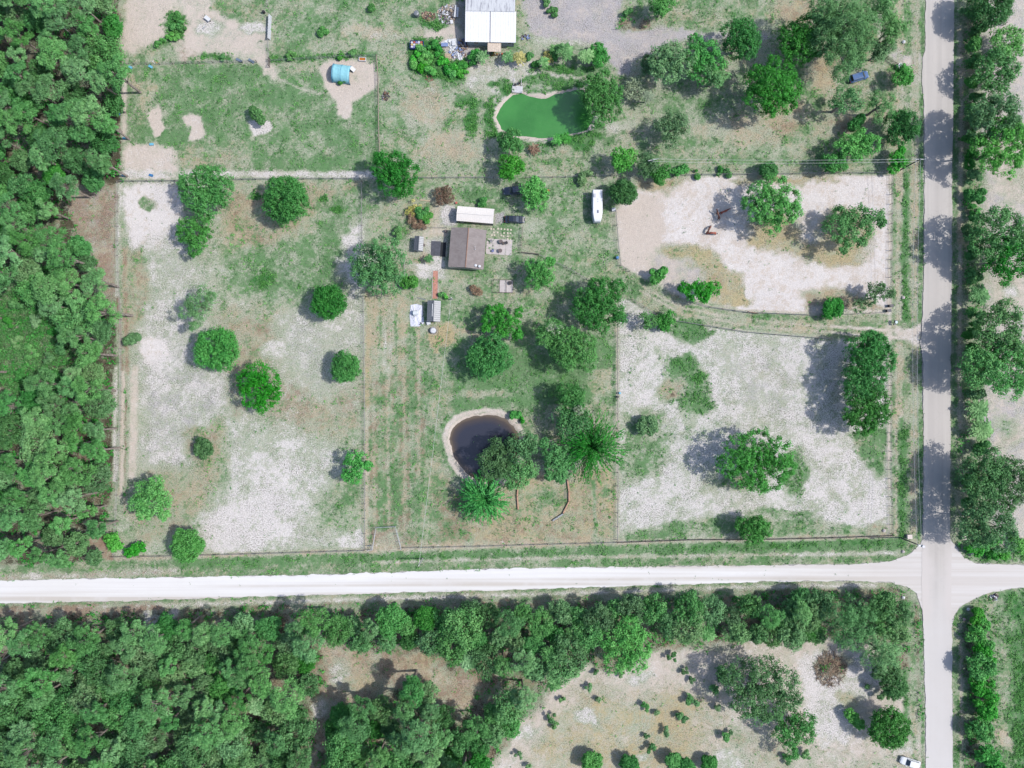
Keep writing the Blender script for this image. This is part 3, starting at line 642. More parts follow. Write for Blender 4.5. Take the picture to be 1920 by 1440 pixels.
# puff radius, puffs per m2 factor, leaf size, leaves per puff, tint spread
STY = dict(oak=(.9, 1.0, .40, 36, .13), round=(.62, 1.2, .34, 28, .11), bright=(.72, .95, .38, 30, .13), pine=(.85, .85, .40, 36, .12),
           olive=(.75, .95, .36, 30, .13), shrub=(.36, 1.3, .26, 20, .15), grey=(.5, .5, .3, 12, .15), brown=(.4, .9, .2, 12, .2), yellow=(.4, .6, .2, 9, .25))
def puffs(lobes, style, dens=1.0):
    mult = dens; pr, dens, *_ = STY[style]; C = []; Rr = []
    for (x, y, z, rx, ry, rz) in lobes:
        k = min(1.0, max(.45, min(rx, ry) / 2.2)); p = pr * k
        ar = 2 * np.pi * ((rx * ry) ** .8 + (rx * rz) ** .8 * 2) / 3 ** 1.0 / 1.2
        m = int(max(5, dens * ar / (p * p) * .8) * max(1.0, mult)); dd = dirs(m, -.25)
        jit = rng.uniform(.72, 1.06, (m, 1)); rad = np.array([max(.1, rx - p * .55), max(.1, ry - p * .55), max(.1, rz - p * .5)])
        C.append(np.array([x, y, z]) + dd * rad * jit); Rr.append(p * rng.uniform(.6, 1.35, m))
    return np.concatenate(C), np.concatenate(Rr)
def crown_mesh(name, lobes, style, dens=1.0):
    _, _, ls, lp, ts = STY[style]
    C, Rr = puffs(lobes, style, dens); m = len(C); n = max(4, int(lp * min(1.0, dens)))
    pt = rng.normal(.5, ts, m)
    D = dirs(m * n, -.45); rep = np.repeat(np.arange(m), n)
    rr = Rr[rep][:, None] * (rng.uniform(.35, 1.12, (m * n, 1)) + .3 * (rng.uniform(0, 1, (m * n, 1)) > .9))
    P = C[rep] + D * rr * np.array([1, 1, .85])
    Nn = D + rng.normal(0, .34, D.shape) + np.array([0, 0, .45])
    T = rng.normal(0, 1, D.shape)
    if style == 'pine': T = D + rng.normal(0, .3, D.shape); Nn = D + rng.normal(0, .34, D.shape) + np.array([0, 0, .6])
    sz = ls * rng.uniform(.65, 1.35, m * n)
    me = leaf_mesh(name, P, Nn, T, sz, pt[rep] + rng.normal(0, .07, m * n), .34 if style == 'pine' else .62)
    return me, C
def limbs(C, hz, r0, lean=(0, 0), nb=7):
    mb = MB(); top = Vector((lean[0], lean[1], hz))
    mb.tube([(0, 0, -.1), (lean[0] * .3, lean[1] * .3, hz * .4), (lean[0] * .8, lean[1] * .8, hz * .8), top], [r0 * 1.25, r0 * .9, r0 * .65, r0 * .4], 7)
    ids = rng.choice(len(C), min(nb, len(C)), replace=False)
    for i in ids:
        e = Vector(C[i]); s = Vector((lean[0] * .5, lean[1] * .5, hz * rng.uniform(.45, .75))); mid = s.lerp(e, .5) + Vector((0, 0, .25))
        mb.tube([s, mid, e], [r0 * .5, r0 * .32, r0 * .1], 5, False)
    return mb
def round_lobes(R, hc, rz, k=6, spread=.55):
    L = [(0, 0, hc, R * .8, R * .8, rz)]; a0 = rng.uniform(0, 6.28)
    for i in range(k):
        a = a0 + i * 6.283 / k + rng.uniform(-.3, .3); q = R * spread * rng.uniform(.8, 1.15); r = R * rng.uniform(.36, .52)
        L.append((q * math.cos(a), q * math.sin(a), hc + rz * rng.uniform(-.25, .45), r, r, r * .8))
    return L
NAME = dict(oak='oak_tree', round='oak_tree', bright='shade_tree', pine='pine_tree', olive='oak_tree', shrub='shrub', brown='shrub', yellow='shrub', grey='bare_tree')
def crown_part(me, style, parent, nm='crown'):
    me.materials.append(LEAF[style]); o = bpy.data.objects.new(nm, me); COL.objects.link(o); o.parent = parent; return o
def tree(style, px, py, r, h, label, lobes=None, moss=None, group=None, name=None, dens=1.0, cat=None):
    """a tree whose crown centre is seen at (px,py) with radius r photo px, standing h metres tall"""
    h = h * (1.0 if r < 24 else 1.2); hc = h * .62; k = (1 - hc / H) / S; x, y = G(px, py, hc); R_ = r * k * 1.06; rz = h * .39
    if lobes: L = ([(0, 0, hc, R_ * .62, R_ * .62, rz * .8)] if dens > .8 and style not in ('shrub', 'brown') else []) + [((a - px) * k, (py - b) * k, hc + rng.uniform(-.1, .16) * h, c * k * 1.15, c * k * 1.15, min(rz, c * k)) for a, b, c in lobes]
    elif style in ('shrub', 'brown', 'yellow') or r < 26 and (cat or name) in ('shrub',):
        L = []; a0 = rng.uniform(0, 6.28); n_ = int(rng.integers(3, 7))
        for i in range(n_):
            q = R_ * rng.uniform(.1, .85); a = a0 + rng.normal(0, .9) + (3.14 if i % 2 else 0); c = R_ * rng.uniform(.3, .62)
            L.append((q * math.cos(a), q * math.sin(a), hc * rng.uniform(.45, .95), c, c * rng.uniform(.6, 1.1), min(h * .4, c)))
    else: L = round_lobes(R_, hc, rz, 7 if style != 'round' else 9, .55 if style != 'round' else .5)
    sh_ = style in ('shrub', 'brown', 'yellow')
    t = thing(name or NAME[style], label, cat or ('shrub' if sh_ else 'tree'), (x, y, 0), 0, group)
    me, C = crown_mesh('crown', L, style, dens); crown_part(me, style, t, 'foliage' if sh_ else 'crown')
    limbs(C, h * (.4 if sh_ else .62), max(.05, h * .026), (0, 0), 5 if sh_ else 8).build('stem' if sh_ else 'trunk', BARK, t)
    if moss:
        a, b, c = moss
        me, C2 = crown_mesh('moss', [((a - px) * k, (py - b) * k, hc + rz * .75, c * k, c * k, c * k * .4)], 'grey'); crown_part(me, 'grey', t, 'spanish_moss')['kind'] = 'stuff'
        mb = MB(); o = Vector(((a - px) * k, (py - b) * k, hc + rz * .3))
        for q in C2[:9]: mb.tube([o, Vector(q) + Vector((0, 0, .3))], [.09, .03], 4, False)
        mb.build('bare_branch', plain('dead_wood', (176, 170, 160), .9), t)
    return t
def fronds(n, L0, L1, up, droop, leaf, z0, per=16, style='palm', spread=.25):
    """arching fronds (leaflets along a curved rib) from one crown point"""
    P = []; N = []; T = []; Sz = []; Ti = []
    for i in range(n):
        a = i * 2.39996 + rng.uniform(-.2, .2); L = rng.uniform(L0, L1); u = up * rng.uniform(.5, 1.2); tint = rng.normal(.5, .18)
        for j in range(per):
            s = (j + .6) / per; rad = L * s; z = z0 + u * L * s - droop * L * s * s
            dx, dy = math.cos(a), math.sin(a); side = 1 if j % 2 else -1
            w_ = spread * L * .25 * math.sin(min(1, s * 1.15) * 3.0) * side
            P.append((dx * rad - dy * w_ * .6, dy * rad + dx * w_ * .6, z + rng.uniform(-.05, .05)))
            T.append((dx * .8 - dy * side * .7, dy * .8 + dx * side * .7, -.2)); N.append((rng.normal(0, .3), rng.normal(0, .3), 1)); Sz.append(leaf * rng.uniform(.7, 1.3)); Ti.append(tint + rng.normal(0, .1))
    return leaf_mesh('fronds', np.array(P), np.array(N), np.array(T), np.array(Sz), np.array(Ti), .38)
def palm(px, py, r, h, label, name='palm_tree', cat='palm tree', style='palm', n=26, group=None):
    x, y = G(px, py, h); k = (1 - h / H) / S; R_ = r * k
    t = thing(name, label, cat, (x, y, 0), 0, group)
    me = fronds(n, R_ * .7, R_ * 1.1, .35, .55, R_ * .34, h, 16, style, .7); crown_part(me, style, t, 'fronds')
    MB().tube([(0, 0, -.1), (.06, .03, h * .5), (0, 0, h)], [.2, .16, .14], 8).build('trunk', BARK, t)
    return t
def bamboo(px, py, r, h, label):
    hc = h * .6; x, y = G(px, py, hc); k = (1 - hc / H) / S; R_ = r * k
    t = thing('bamboo_clump', label, 'bamboo', (x, y, 0))
    P = []; N = []; T = []; Sz = []; Ti = []; mb = MB()
    for i in range(170):
        a = rng.uniform(0, 6.283); q = math.sqrt(rng.uniform(0.02, 1)); L = R_ * (.35 + .75 * q); hz = h * (1.0 - .55 * q * q) * rng.uniform(.85, 1.08)
        dx, dy = math.cos(a), math.sin(a); tint = rng.normal(.5, .2)
        if i % 4 == 0: mb.tube([(dx * .3, dy * .3, 0), (dx * L * .35, dy * L * .35, hz * .75), (dx * L * .8, dy * L * .8, hz)], [.06, .04, .02], 4, False)
        for j in range(30):
            s = .2 + .8 * (j + rng.uniform(0, 1)) / 30; bend = s ** 1.5
            z = hz * (math.sin(s * 1.75) * .98) - .25 * h * max(0, s - .8); rr = L * bend; sp = .1 + .42 * (1 - s)
            P.append((dx * rr + rng.normal(0, sp), dy * rr + rng.normal(0, sp), z + rng.normal(0, .2)))
            T.append((dx + rng.normal(0, .3), dy + rng.normal(0, .3), -.3)); N.append((rng.normal(0, .35) + dx * .3, rng.normal(0, .35) + dy * .3, 1)); Sz.append(rng.uniform(.5, .95)); Ti.append(tint + rng.normal(0, .12))
    me = leaf_mesh('leaves', np.array(P), np.array(N), np.array(T), np.array(Sz), np.array(Ti), .3); crown_part(me, 'bamboo', t, 'leaves')
    mb.build('canes', plain('bamboo_cane', (120, 140, 84), .6), t); return t

# --- single trees, each at its own place
tree('shrub', 482, 216, 17, 3.2, 'small leaning bush on a pale dirt mound in the green paddock', [(475, 207, 7), (482, 216, 10), (490, 226, 8)])
tree('round', 388, 358, 45, 8, 'big oak with grey moss in the upper left of the sandy pasture', [(372, 366, 30), (402, 346, 32), (420, 360, 24), (360, 348, 22), (392, 384, 26), (384, 332, 18)], (374, 352, 22))
tree('bright', 366, 440, 34, 6, 'bright green forked tree just below the mossy pasture oak', [(357, 432, 22), (382, 416, 17), (372, 455, 15), (368, 471, 12), (345, 440, 14), (388, 436, 10)])
tree('round', 534, 375, 49, 7.5, 'large perfectly round dark oak in the upper pasture beside the top fence', None)
tree('round', 743, 327, 38, 8, 'dark oak growing over the fence corner behind the yellow plant bed', [(722, 318, 22), (745, 308, 22), (762, 326, 24), (738, 342, 25), (757, 350, 18), (716, 300, 14)])
tree('oak', 710, 497, 52, 9, 'broad grey green oak draped with moss left of the brown roofed house', [(690, 490, 32), (722, 472, 28), (742, 500, 26), (702, 524, 28), (732, 525, 24), (680, 510, 22), (708, 498, 34)], (697, 486, 22))
tree('shrub', 762, 527, 19, 3.6, 'low bright bush tucked under the moss draped oak beside the house', None)
tree('round', 618, 566, 36, 6, 'round dark tree left of the moss draped oak, halfway down the pasture')
tree('round', 408, 652, 46, 7, 'wide round tree on white sand in the left middle of the pasture')
tree('round', 648, 690, 31, 5.5, 'smaller round tree close to the middle fence of the pasture')
tree('pine', 374, 575, 38, 9, 'thin open pine above the wide round tree in the pasture', [(384, 545, 14), (366, 568, 16), (392, 572, 12), (354, 585, 14), (376, 598, 13), (368, 612, 9), (398, 556, 9)])
tree('bright', 485, 726, 42, 7, 'loose bright green pine right of the wide round pasture tree', [(462, 715, 20), (485, 700, 22), (510, 712, 18), (478, 742, 24), (500, 745, 20), (518, 738, 12), (492, 764, 12)], dens=.9)
tree('olive', 381, 840, 19, 3.4, 'small pale bush alone on the grey sand of the pasture')
tree('bright', 668, 874, 31, 6, 'bright sparse tree leaning over the middle fence near the pasture bottom', [(662, 856, 13), (680, 862, 13), (655, 875, 14), (676, 880, 13), (668, 896, 12), (690, 874, 8), (652, 892, 9)], dens=.8)
tree('bright', 285, 937, 43, 9, 'flat topped light green tree in the lower left corner of the pasture', [(268, 920, 18), (300, 918, 17), (312, 936, 15), (262, 942, 17), (286, 940, 22), (276, 962, 13), (308, 966, 10), (292, 905, 12)])
tree('round', 352, 1023, 35, 5.5, 'round dark bush tree at the bottom fence of the pasture')
tree('bright', 253, 1030, 17, 2.6, 'small vivid green shrub in the bottom left corner by the fence', [(242, 1036, 8), (253, 1030, 9), (264, 1026, 9)], cat='shrub', name='shrub')
tree('bright', 205, 1018, 22, 4, 'vivid green bush at the bottom right corner of the western woods', cat='shrub', name='shrub')
tree('olive', 246, 637, 15, 2.6, 'dull green bush on the left fence line of the pasture', [(240, 640, 8), (250, 634, 9), (258, 632, 6)], cat='shrub', name='shrub')
tree('round', 917, 668, 45, 7, 'large round oak in the middle of the lawn above the brown pond')
tree('bright', 942, 604, 34, 6, 'bright open tree just above the large round lawn oak', [(922, 584, 12), (934, 578, 10), (916, 600, 12), (946, 596, 14), (962, 612, 15), (940, 622, 13), (974, 585, 9), (970, 628, 9), (912, 615, 8)])
tree('bright', 1009, 514, 31, 6, 'bright green tree beside the pale slab below the house', [(1000, 500, 16), (1020, 500, 18), (1025, 522, 14), (1003, 528, 18), (1032, 492, 8)])
tree('round', 1120, 570, 50, 9, 'large dark lobed tree beside the curve of the grassy drive', [(1132, 546, 24), (1100, 560, 22), (1158, 540, 16), (1145, 578, 24), (1110, 592, 24), (1085, 582, 16), (1160, 598, 14), (1128, 610, 16), (1118, 535, 14)])
tree('round', 1062, 645, 55, 8.5, 'dark spreading tree with a grey bare patch right of the round lawn oak', [(1035, 620, 22), (1060, 640, 24), (1088, 660, 28), (1020, 634, 16), (1064, 674, 20), (1100, 680, 16), (1100, 640, 16), (1042, 655, 16)], (1040, 618, 16))
tree('round', 1069, 745, 28, 8, 'dark upper tree of the pair left of the bamboo', [(1060, 738, 18), (1078, 740, 18), (1072, 760, 17), (1085, 758, 10)])
tree('oak', 1067, 790, 34, 8, 'paler grey green tree touching the large bamboo clump', [(1055, 780, 20), (1080, 778, 20), (1064, 806, 20), (1088, 795, 17)], (1082, 768, 10))
bamboo(1110, 838, 68, 9, 'huge dark bamboo clump with long feathery canes beside the fence')
bamboo(908, 936, 51, 8, 'smaller vivid green bamboo clump below the brown pond')
tree('olive', 934, 858, 38, 8, 'dark olive tree hanging over the right side of the brown pond', [(912, 860, 19), (934, 840, 20), (948, 860, 22), (920, 878, 20), (942, 884, 16), (958, 832, 12)])
tree('oak', 982, 838, 30, 8, 'green tree between the olive pond tree and the bamboo', [(972, 825, 18), (990, 838, 18), (975, 852, 18), (995, 822, 10)])
tree('oak', 972, 886, 34, 7, 'low spreading tree below the olive pond tree at the pen fence', [(955, 882, 20), (980, 878, 20), (975, 898, 18), (996, 880, 13), (960, 905, 12)])
tree('round', 1046, 862, 34, 7, 'dark ragged tree between the two ponds of shade left of the bamboo', [(1035, 850, 18), (1058, 855, 18), (1040, 875, 18), (1062, 880, 16), (1030, 892, 9), (1050, 895, 10), (1020, 830, 9)])
tree('bright', 966, 778, 9, 2, 'tiny bright shrub at the upper right rim of the brown pond', cat='shrub', name='shrub')
tree('bright', 980, 790, 6, 1.6, 'tiny shrub in shade beside the upper right pond rim', cat='shrub', name='shrub')
tree('bright', 1001, 364, 28, 6, 'bright tree covering the front of the dark blue pickup', [(990, 356, 14), (1006, 352, 16), (1018, 364, 12), (996, 376, 16), (1010, 380, 14), (1003, 341, 8)])
tree('shrub', 911, 379, 12, 2, 'small green shrub on the lawn above the white long shed')
tree('brown', 832, 367, 20, 2.8, 'round brown dried out shrub above the white long shed', [(832, 367, 15), (822, 362, 10), (842, 372, 10), (838, 358, 9), (826, 376, 9)])
for q in ((768, 398, 9, 1.6, 'yellow', 'yellow flowering bed plant furthest left in the plant bed'), (780, 384, 9, 1.8, 'yellow', 'yellow topped plant at the upper end of the plant bed'), (792, 398, 10, 2.2, 'shrub', 'green tall plant in the middle of the yellow plant bed'),
          (776, 410, 8, 1.4, 'brown', 'brown dried plant inside the yellow plant bed'), (803, 412, 9, 1.8, 'shrub', 'green plant at the right end of the yellow plant bed'), (786, 418, 9, 1.5, 'brown', 'brown dead plant at the lower edge of the yellow plant bed'), (747, 438, 8, 1.6, 'shrub', 'small round shrub below the yellow plant bed, near the mossy oak')):
    tree(q[4], q[0], q[1], q[2] * 1.35, q[3], q[5], [(q[0] + rng.uniform(-9, 9), q[1] + rng.uniform(-9, 9), q[2] * rng.uniform(.3, .6)) for _ in range(7)], dens=.55)
palm(804, 485, 9, 2.2, 'small palm below the grey garden shed', 'small_palm', 'palm', n=18)
tree('brown', 893, 545, 11, 1.4, 'small dry brown bush on the lawn below the house', [(893, 545, 8), (887, 541, 6), (899, 548, 6)])
tree('shrub', 829, 554, 7, 1.3, 'dark shrub at the lower end of the orange path'); tree('bright', 835, 556, 5, 1.1, 'tiny bright plant beside the dark path shrub', cat='shrub', name='shrub')
# around the green pond and the north drive
tree('bright', 1125, 185, 44, 8, 'bright tree standing over the right end of the green pond', [(1110, 165, 24), (1130, 155, 22), (1145, 175, 22), (1120, 190, 28), (1142, 205, 22), (1122, 220, 16), (1108, 190, 20)])
tree('round', 955, 266, 27, 6, 'green tree at the lower left bank of the green pond', [(945, 260, 14), (962, 258, 14), (952, 275, 15), (970, 272, 12)])
tree('bright', 958, 313, 27, 6, 'bright tree on the fence just below the green pond', [(948, 306, 14), (965, 304, 14), (955, 322, 14), (972, 312, 12), (945, 325, 9)])
for q in ((1046, 262, 12, 2.2, 'banana like plant at the lower bank of the green pond, left one'), (1060, 258, 12, 2.4, 'banana like plant at the lower bank of the green pond, right one')): palm(*q, 'banana_plant', 'plant', 'bright', 14)
palm(1002, 279, 12, 1.6, 'dried brown palm stump below the green pond', 'dead_palm', 'palm', 'brown', 14)
for a, b, r_, l, st in ((905, 106, 13, 'low palm below the left front of the white building', 'palm'), (952, 105, 13, 'arching palm right of the beige porch', 'palm'), (974, 108, 14, 'wide yellowish palm in the planted strip', 'yellow'), (1020, 116, 12, 'low palm on the pond side of the planted strip', 'palm'), (1042, 92, 12, 'small palm left of the pale feathery palm', 'palm')): palm(a, b, r_, 2.6, l, style=st, n=18)
palm(1060, 95, 17, 4, 'pale feathery palm at the left of the row behind the green pond', style='palm'); palm(1100, 104, 16, 4, 'darker feathery palm right of the pale one behind the green pond', style='palm')
tree('bright', 1125, 100, 20, 4.5, 'bright bush tree at the right end of the palm row', [(1118, 92, 12), (1130, 104, 13), (1122, 116, 10), (1112, 102, 9)])
for q in ((992, 106, 10, 2.2, 'leafy plant right of the beige porch', 'shrub'), (1022, 108, 12, 2, 'yellowish leafy plant in the middle of the planted strip', 'yellow'), (1038, 102, 10, 2, 'green bush left of the pale feathery palm', 'shrub'), (1006, 118, 9, 1.6, 'low bush on the pond side of the planted strip', 'shrub'), (895, 102, 12, 2, 'leafy plant below the white roofed house', 'bright'), (885, 110, 10, 2, 'leafy plant beside the junk heap below the white house', 'shrub')):
    tree(q[5], q[0], q[1], q[2], q[3], q[4], cat='shrub', name='shrub')
tree('bright', 1170, 300, 25, 6, 'bright tree on the fence above the white camper', [(1160, 292, 13), (1180, 294, 14), (1168, 312, 14), (1156, 308, 9)])
tree('round', 1168, 361, 29, 6, 'round green tree touching the right side of the white camper')
tree('olive', 1212, 310, 22, 6.5, 'grey green tree around the wooden power pole above the paddock', [(1208, 302, 14), (1220, 312, 13), (1204, 322, 12)])
tree('bright', 1240, 326, 22, 5, 'bright round tree right of the power pole tree', [(1232, 328, 14), (1246, 320, 14), (1238, 336, 12)])
tree('olive', 1258, 242, 36, 7, 'olive oak alone on the dry lawn right of the green pond', [(1240, 236, 16), (1262, 226, 18), (1278, 236, 16), (1252, 250, 18), (1256, 266, 14)])
tree('olive', 1092, 328, 14, 2.6, 'small olive bush on the fence left of the camper', cat='shrub', name='shrub')
tree('bright', 1276, 319, 13, 2.4, 'bright low shrub on the fence above the sandy paddock', [(1270, 322, 8), (1282, 316, 8)], cat='shrub', name='shrub')
for i, q in enumerate(((1306, 326, 9, 1.4), (1349, 325, 7, 1.3), (1366, 325, 9, 1.5), (1352, 318, 6, 1.2))):
    tree('shrub', *q, 'low green weed bush on the fence along the top of the sandy paddock', group='weed bushes on the paddock fence')
tree('oak', 1255, 118, 40, 9, 'broad bright oak at the left of the drive side row', [(1240, 112, 24), (1262, 100, 24), (1275, 122, 24), (1250, 136, 22), (1232, 130, 14)])
tree('bright', 1318, 118, 36, 8, 'bright tree in the middle of the drive side row', [(1302, 110, 20), (1325, 98, 20), (1340, 118, 20), (1312, 135, 20), (1300, 84, 14)])
tree('oak', 1340, 145, 30, 7, 'pale low tree under the middle of the drive side row', [(1330, 140, 18), (1350, 138, 18), (1340, 155, 14)])
tree('round', 1388, 74, 40, 10, 'tall dark tree at the right end of the drive side row', [(1375, 62, 22), (1395, 55, 22), (1405, 75, 20), (1380, 88, 22), (1396, 98, 18)])
tree('olive', 1218, 122, 20, 6, 'thin grey brown tree at the left tip of the drive side row', dens=.45)
tree('grey', 1186, 168, 22, 5, 'pale leafless bush right of the green pond tree', dens=.9); palm(1215, 180, 14, 4, 'grey dead palm right of the leafless bush', 'dead_palm', 'palm', 'grey', 14)
tree('round', 1240, 14, 24, 6, 'round tree at the top edge above the gravel yard', [(1232, 10, 16), (1250, 8, 15), (1238, 24, 12)])
tree('round', 1180, 23, 10, 2, 'small clipped round shrub in the shade of the top edge tree', cat='shrub', name='shrub')
for q in ((1024, 3, 9, 'green shrub at the top edge beside the gravel yard'), (1036, 22, 9, 'low weedy shrub on the gravel yard')): tree('shrub', q[0], q[1], q[2], 1.6, q[3])
tree('bright', 1448, 165, 56, 11, 'large round bright oak on the dry lawn, left of the blue minivan', [(1430, 150, 30), (1460, 135, 30), (1480, 160, 26), (1445, 180, 34), (1470, 190, 24), (1420, 185, 24), (1445, 210, 14)])
tree('round', 1500, 80, 44, 10, 'dark glossy oak at the left foot of the giant pine', [(1485, 70, 26), (1510, 60, 24), (1500, 95, 26), (1478, 92, 18), (1520, 90, 20)])
tree('pine', 1575, 62, 78, 15, 'giant spreading pine with a leaning bare trunk near the top right', [(1560, 25, 36), (1600, 40, 36), (1590, 80, 34), (1555, 70, 34), (1615, 75, 26), (1570, 120, 26), (1535, 20, 26), (1575, 140, 16), (1610, 110, 18), (1580, 55, 40), (1545, 45, 30), (1625, 50, 24)], dens=1.7)
tree('pine', 1648, 14, 32, 11, 'tall light pine at the top edge beside the road verge', [(1640, 5, 22), (1660, 12, 20), (1650, 28, 18)], dens=1.5)
tree('pine', 1668, 55, 26, 9, 'light pine between the giant pine and the road verge', [(1662, 45, 18), (1676, 58, 16), (1664, 70, 16)], dens=1.5)
tree('olive', 1650, 95, 24, 7, 'soft olive pine at the gate of the pale drive stub', [(1642, 92, 14), (1660, 90, 14), (1648, 106, 12)])
tree('bright', 1690, 144, 23, 5, 'cone shaped bright cedar right of the blue minivan', [(1682, 150, 13), (1696, 140, 14), (1688, 132, 10), (1700, 150, 9)])
tree('oak', 1583, 190, 34, 9, 'thin see through pine below the blue minivan, left of two', [(1570, 180, 13), (1590, 185, 13), (1602, 198, 12), (1575, 205, 12), (1560, 196, 9), (1596, 172, 9)], dens=.6)
tree('pine', 1652, 196, 32, 9, 'thin see through pine below the blue minivan, right of two', [(1645, 178, 12), (1662, 188, 13), (1650, 202, 12), (1668, 205, 10), (1648, 220, 10), (1638, 192, 8)], dens=.7)
tree('round', 1606, 232, 16, 4, 'dark leaning shrub between the thin pines', [(1598, 238, 9), (1606, 230, 9), (1614, 222, 8)], cat='shrub', name='shrub')
tree('round', 1688, 242, 34, 7, 'dark oak right beside the paved road above the paddock corner', [(1678, 232, 20), (1698, 236, 20), (1684, 254, 20), (1704, 250, 14), (1690, 220, 14)])
tree('bright', 1608, 272, 38, 6, 'bright low oak above the paddock fence near the road', [(1590, 272, 20), (1615, 262, 20), (1632, 270, 20), (1604, 286, 16), (1574, 280, 14)])
tree('bright', 1562, 306, 26, 5, 'bright bush tree straddling the upper paddock fence', [(1550, 304, 13), (1568, 300, 14), (1578, 312, 12), (1556, 316, 10)])
tree('bright', 1680, 304, 18, 4, 'bright bush at the upper right paddock corner', [(1676, 296, 10), (1684, 306, 11), (1676, 316, 9), (1686, 284, 8)], cat='shrub', name='shrub')
tree('round', 1441, 320, 19, 4, 'dark round bush on the fence above the big sand paddock tree')
tree('bright', 1447, 386, 56, 9, 'big tree on the sand near the top of the horse paddock', [(1425, 365, 24), (1455, 352, 24), (1482, 370, 22), (1440, 392, 26), (1470, 400, 24), (1418, 398, 20), (1450, 422, 18), (1488, 398, 15), (1405, 380, 13)])
tree('oak', 1600, 428, 56, 8, 'wide lobed tree at the right of the horse paddock', [(1562, 428, 22), (1590, 440, 20), (1615, 405, 22), (1640, 404, 16), (1575, 462, 14), (1615, 455, 10), (1650, 416, 9), (1592, 408, 16), (1575, 398, 12)])
tree('olive', 1645, 556, 32, 6, 'open pale tree at the lower right of the horse paddock', [(1640, 540, 12), (1655, 552, 12), (1630, 562, 12), (1612, 574, 12), (1652, 538, 8), (1668, 552, 7)], dens=.7)
tree('bright', 1560, 577, 21, 4, 'round vivid bush tree by the drive at the paddock bottom')
tree('bright', 1312, 547, 36, 5, 'long low lobed tree beside the drive under the sand paddock', [(1284, 540, 12), (1300, 548, 15), (1320, 546, 16), (1340, 540, 13), (1318, 558, 10)])
tree('bright', 1234, 517, 17, 3.4, 'small tree by the sandy paddock corner at the drive bend', [(1228, 524, 9), (1238, 514, 9), (1244, 508, 7), (1222, 510, 5)])
tree('oak', 1220, 600, 26, 4.5, 'thin dull tree just inside the white sand field', [(1208, 596, 12), (1222, 602, 12), (1212, 610, 8)], dens=.5)
tree('bright', 1246, 600, 21, 4, 'bright bush beside the thin dull tree on the white sand field', [(1240, 604, 13), (1252, 596, 13), (1246, 612, 9)])
tree('round', 1630, 664, 48, 8, 'upper tree of the dark clump at the right of the white sand field', [(1610, 655, 28), (1640, 650, 28), (1650, 675, 26), (1615, 680, 28), (1630, 640, 18)])
tree('round', 1612, 718, 42, 8, 'middle tree of the dark clump at the right of the white sand field', [(1600, 712, 26), (1630, 706, 26), (1605, 735, 24), (1635, 730, 20)])
tree('round', 1622, 772, 46, 8, 'lower tree of the dark clump at the right of the white sand field', [(1605, 768, 28), (1638, 756, 26), (1615, 792, 24), (1642, 778, 22), (1632, 800, 12)])
tree('bright', 1415, 864, 66, 8, 'largest broad domed tree in the middle of the white sand field', [(1385, 850, 34), (1420, 838, 34), (1450, 850, 30), (1395, 880, 34), (1435, 885, 36), (1460, 875, 26), (1365, 868, 24), (1420, 910, 18)])
tree('round', 1408, 992, 36, 5.5, 'dark lobed bush tree at the bottom fence of the white sand field', [(1395, 985, 17), (1415, 980, 16), (1430, 994, 16), (1405, 1002, 17), (1420, 1008, 11)])
tree('olive', 1214, 798, 20, 3.4, 'pale bush in the left part of the white sand field')
# roadside trees east of the pavement
for q in (('round', 1855, 14, 46, 8, 'dark tree at the top edge right of the paved road', .9), ('bright', 1885, 82, 36, 6, 'open bright tree with a see through crown by the pipe gate', .6), ('oak', 1862, 138, 46, 7, 'grey green tree above the largest roadside oak', 1), ('oak', 1862, 225, 52, 12, 'tall oak throwing its shade across the road near the power pole', 1), ('bright', 1880, 275, 56, 12, 'broad oak leaning right, directly below the tall power pole oak', 1),
          ('oak', 1872, 440, 60, 12, 'wide oak in the upper middle of the roadside row', 1), ('bright', 1895, 485, 48, 11, 'lower bright half of the wide roadside oak pair', 1), ('oak', 1868, 620, 52, 11, 'oak in the roadside row across from the drive entrance', 1), ('bright', 1885, 685, 58, 11, 'bright oak below the one across from the drive entrance', 1), ('oak', 1835, 690, 42, 11, 'narrow oak leaning over the road edge below the drive entrance', 1),
          ('oak', 1840, 890, 52, 11.5, 'upper left oak of the dark group before the crossroads', 1), ('olive', 1890, 905, 52, 12, 'right dusky oak of the dark group before the crossroads', 1), ('oak', 1850, 975, 56, 11, 'lowest oak of the dark group before the crossroads', 1)):
    tree(*q[:6], dens=q[6])
for i, (x, y, r, lab) in enumerate(((1828, 20, 17, 'at the top edge'), (1834, 52, 17, 'beside the pipe gate'), (1830, 84, 18, 'left of the open bright tree'), (1834, 116, 17, 'above the grey green tree'), (1828, 150, 18, 'under the grey green tree'), (1832, 185, 18, 'above the tall shading oak'), (1828, 222, 18, 'under the tall shading oak'), (1832, 258, 18, 'left of the broad leaning oak'), (1828, 296, 18, 'level with the power pole'), (1834, 330, 17, 'level with the paddock top fence'), (1830, 362, 18, 'in the gap above the wide oak'), (1832, 396, 20, 'at the upper side of the wide oak'), (1828, 432, 18, 'under the wide oak'), (1830, 470, 18, 'left of the bright oak half'), (1834, 516, 18, 'below the bright oak half'), (1832, 586, 17, 'above the drive facing oak'), (1826, 622, 18, 'under the drive facing oak'), (1828, 660, 18, 'above the narrow oak'), (1834, 738, 17, 'below the narrow oak'), (1838, 842, 17, 'at the top of the dark group'), (1822, 900, 18, 'left of the dark group'), (1820, 940, 18, 'left of the lowest dark oak'))):
    tree('round' if i % 3 else 'oak', x, y, r, 4.6, 'dark hedge bush beside the east road ditch ' + lab, group='hedge bushes beneath the roadside oaks', cat='shrub', name='shrub')
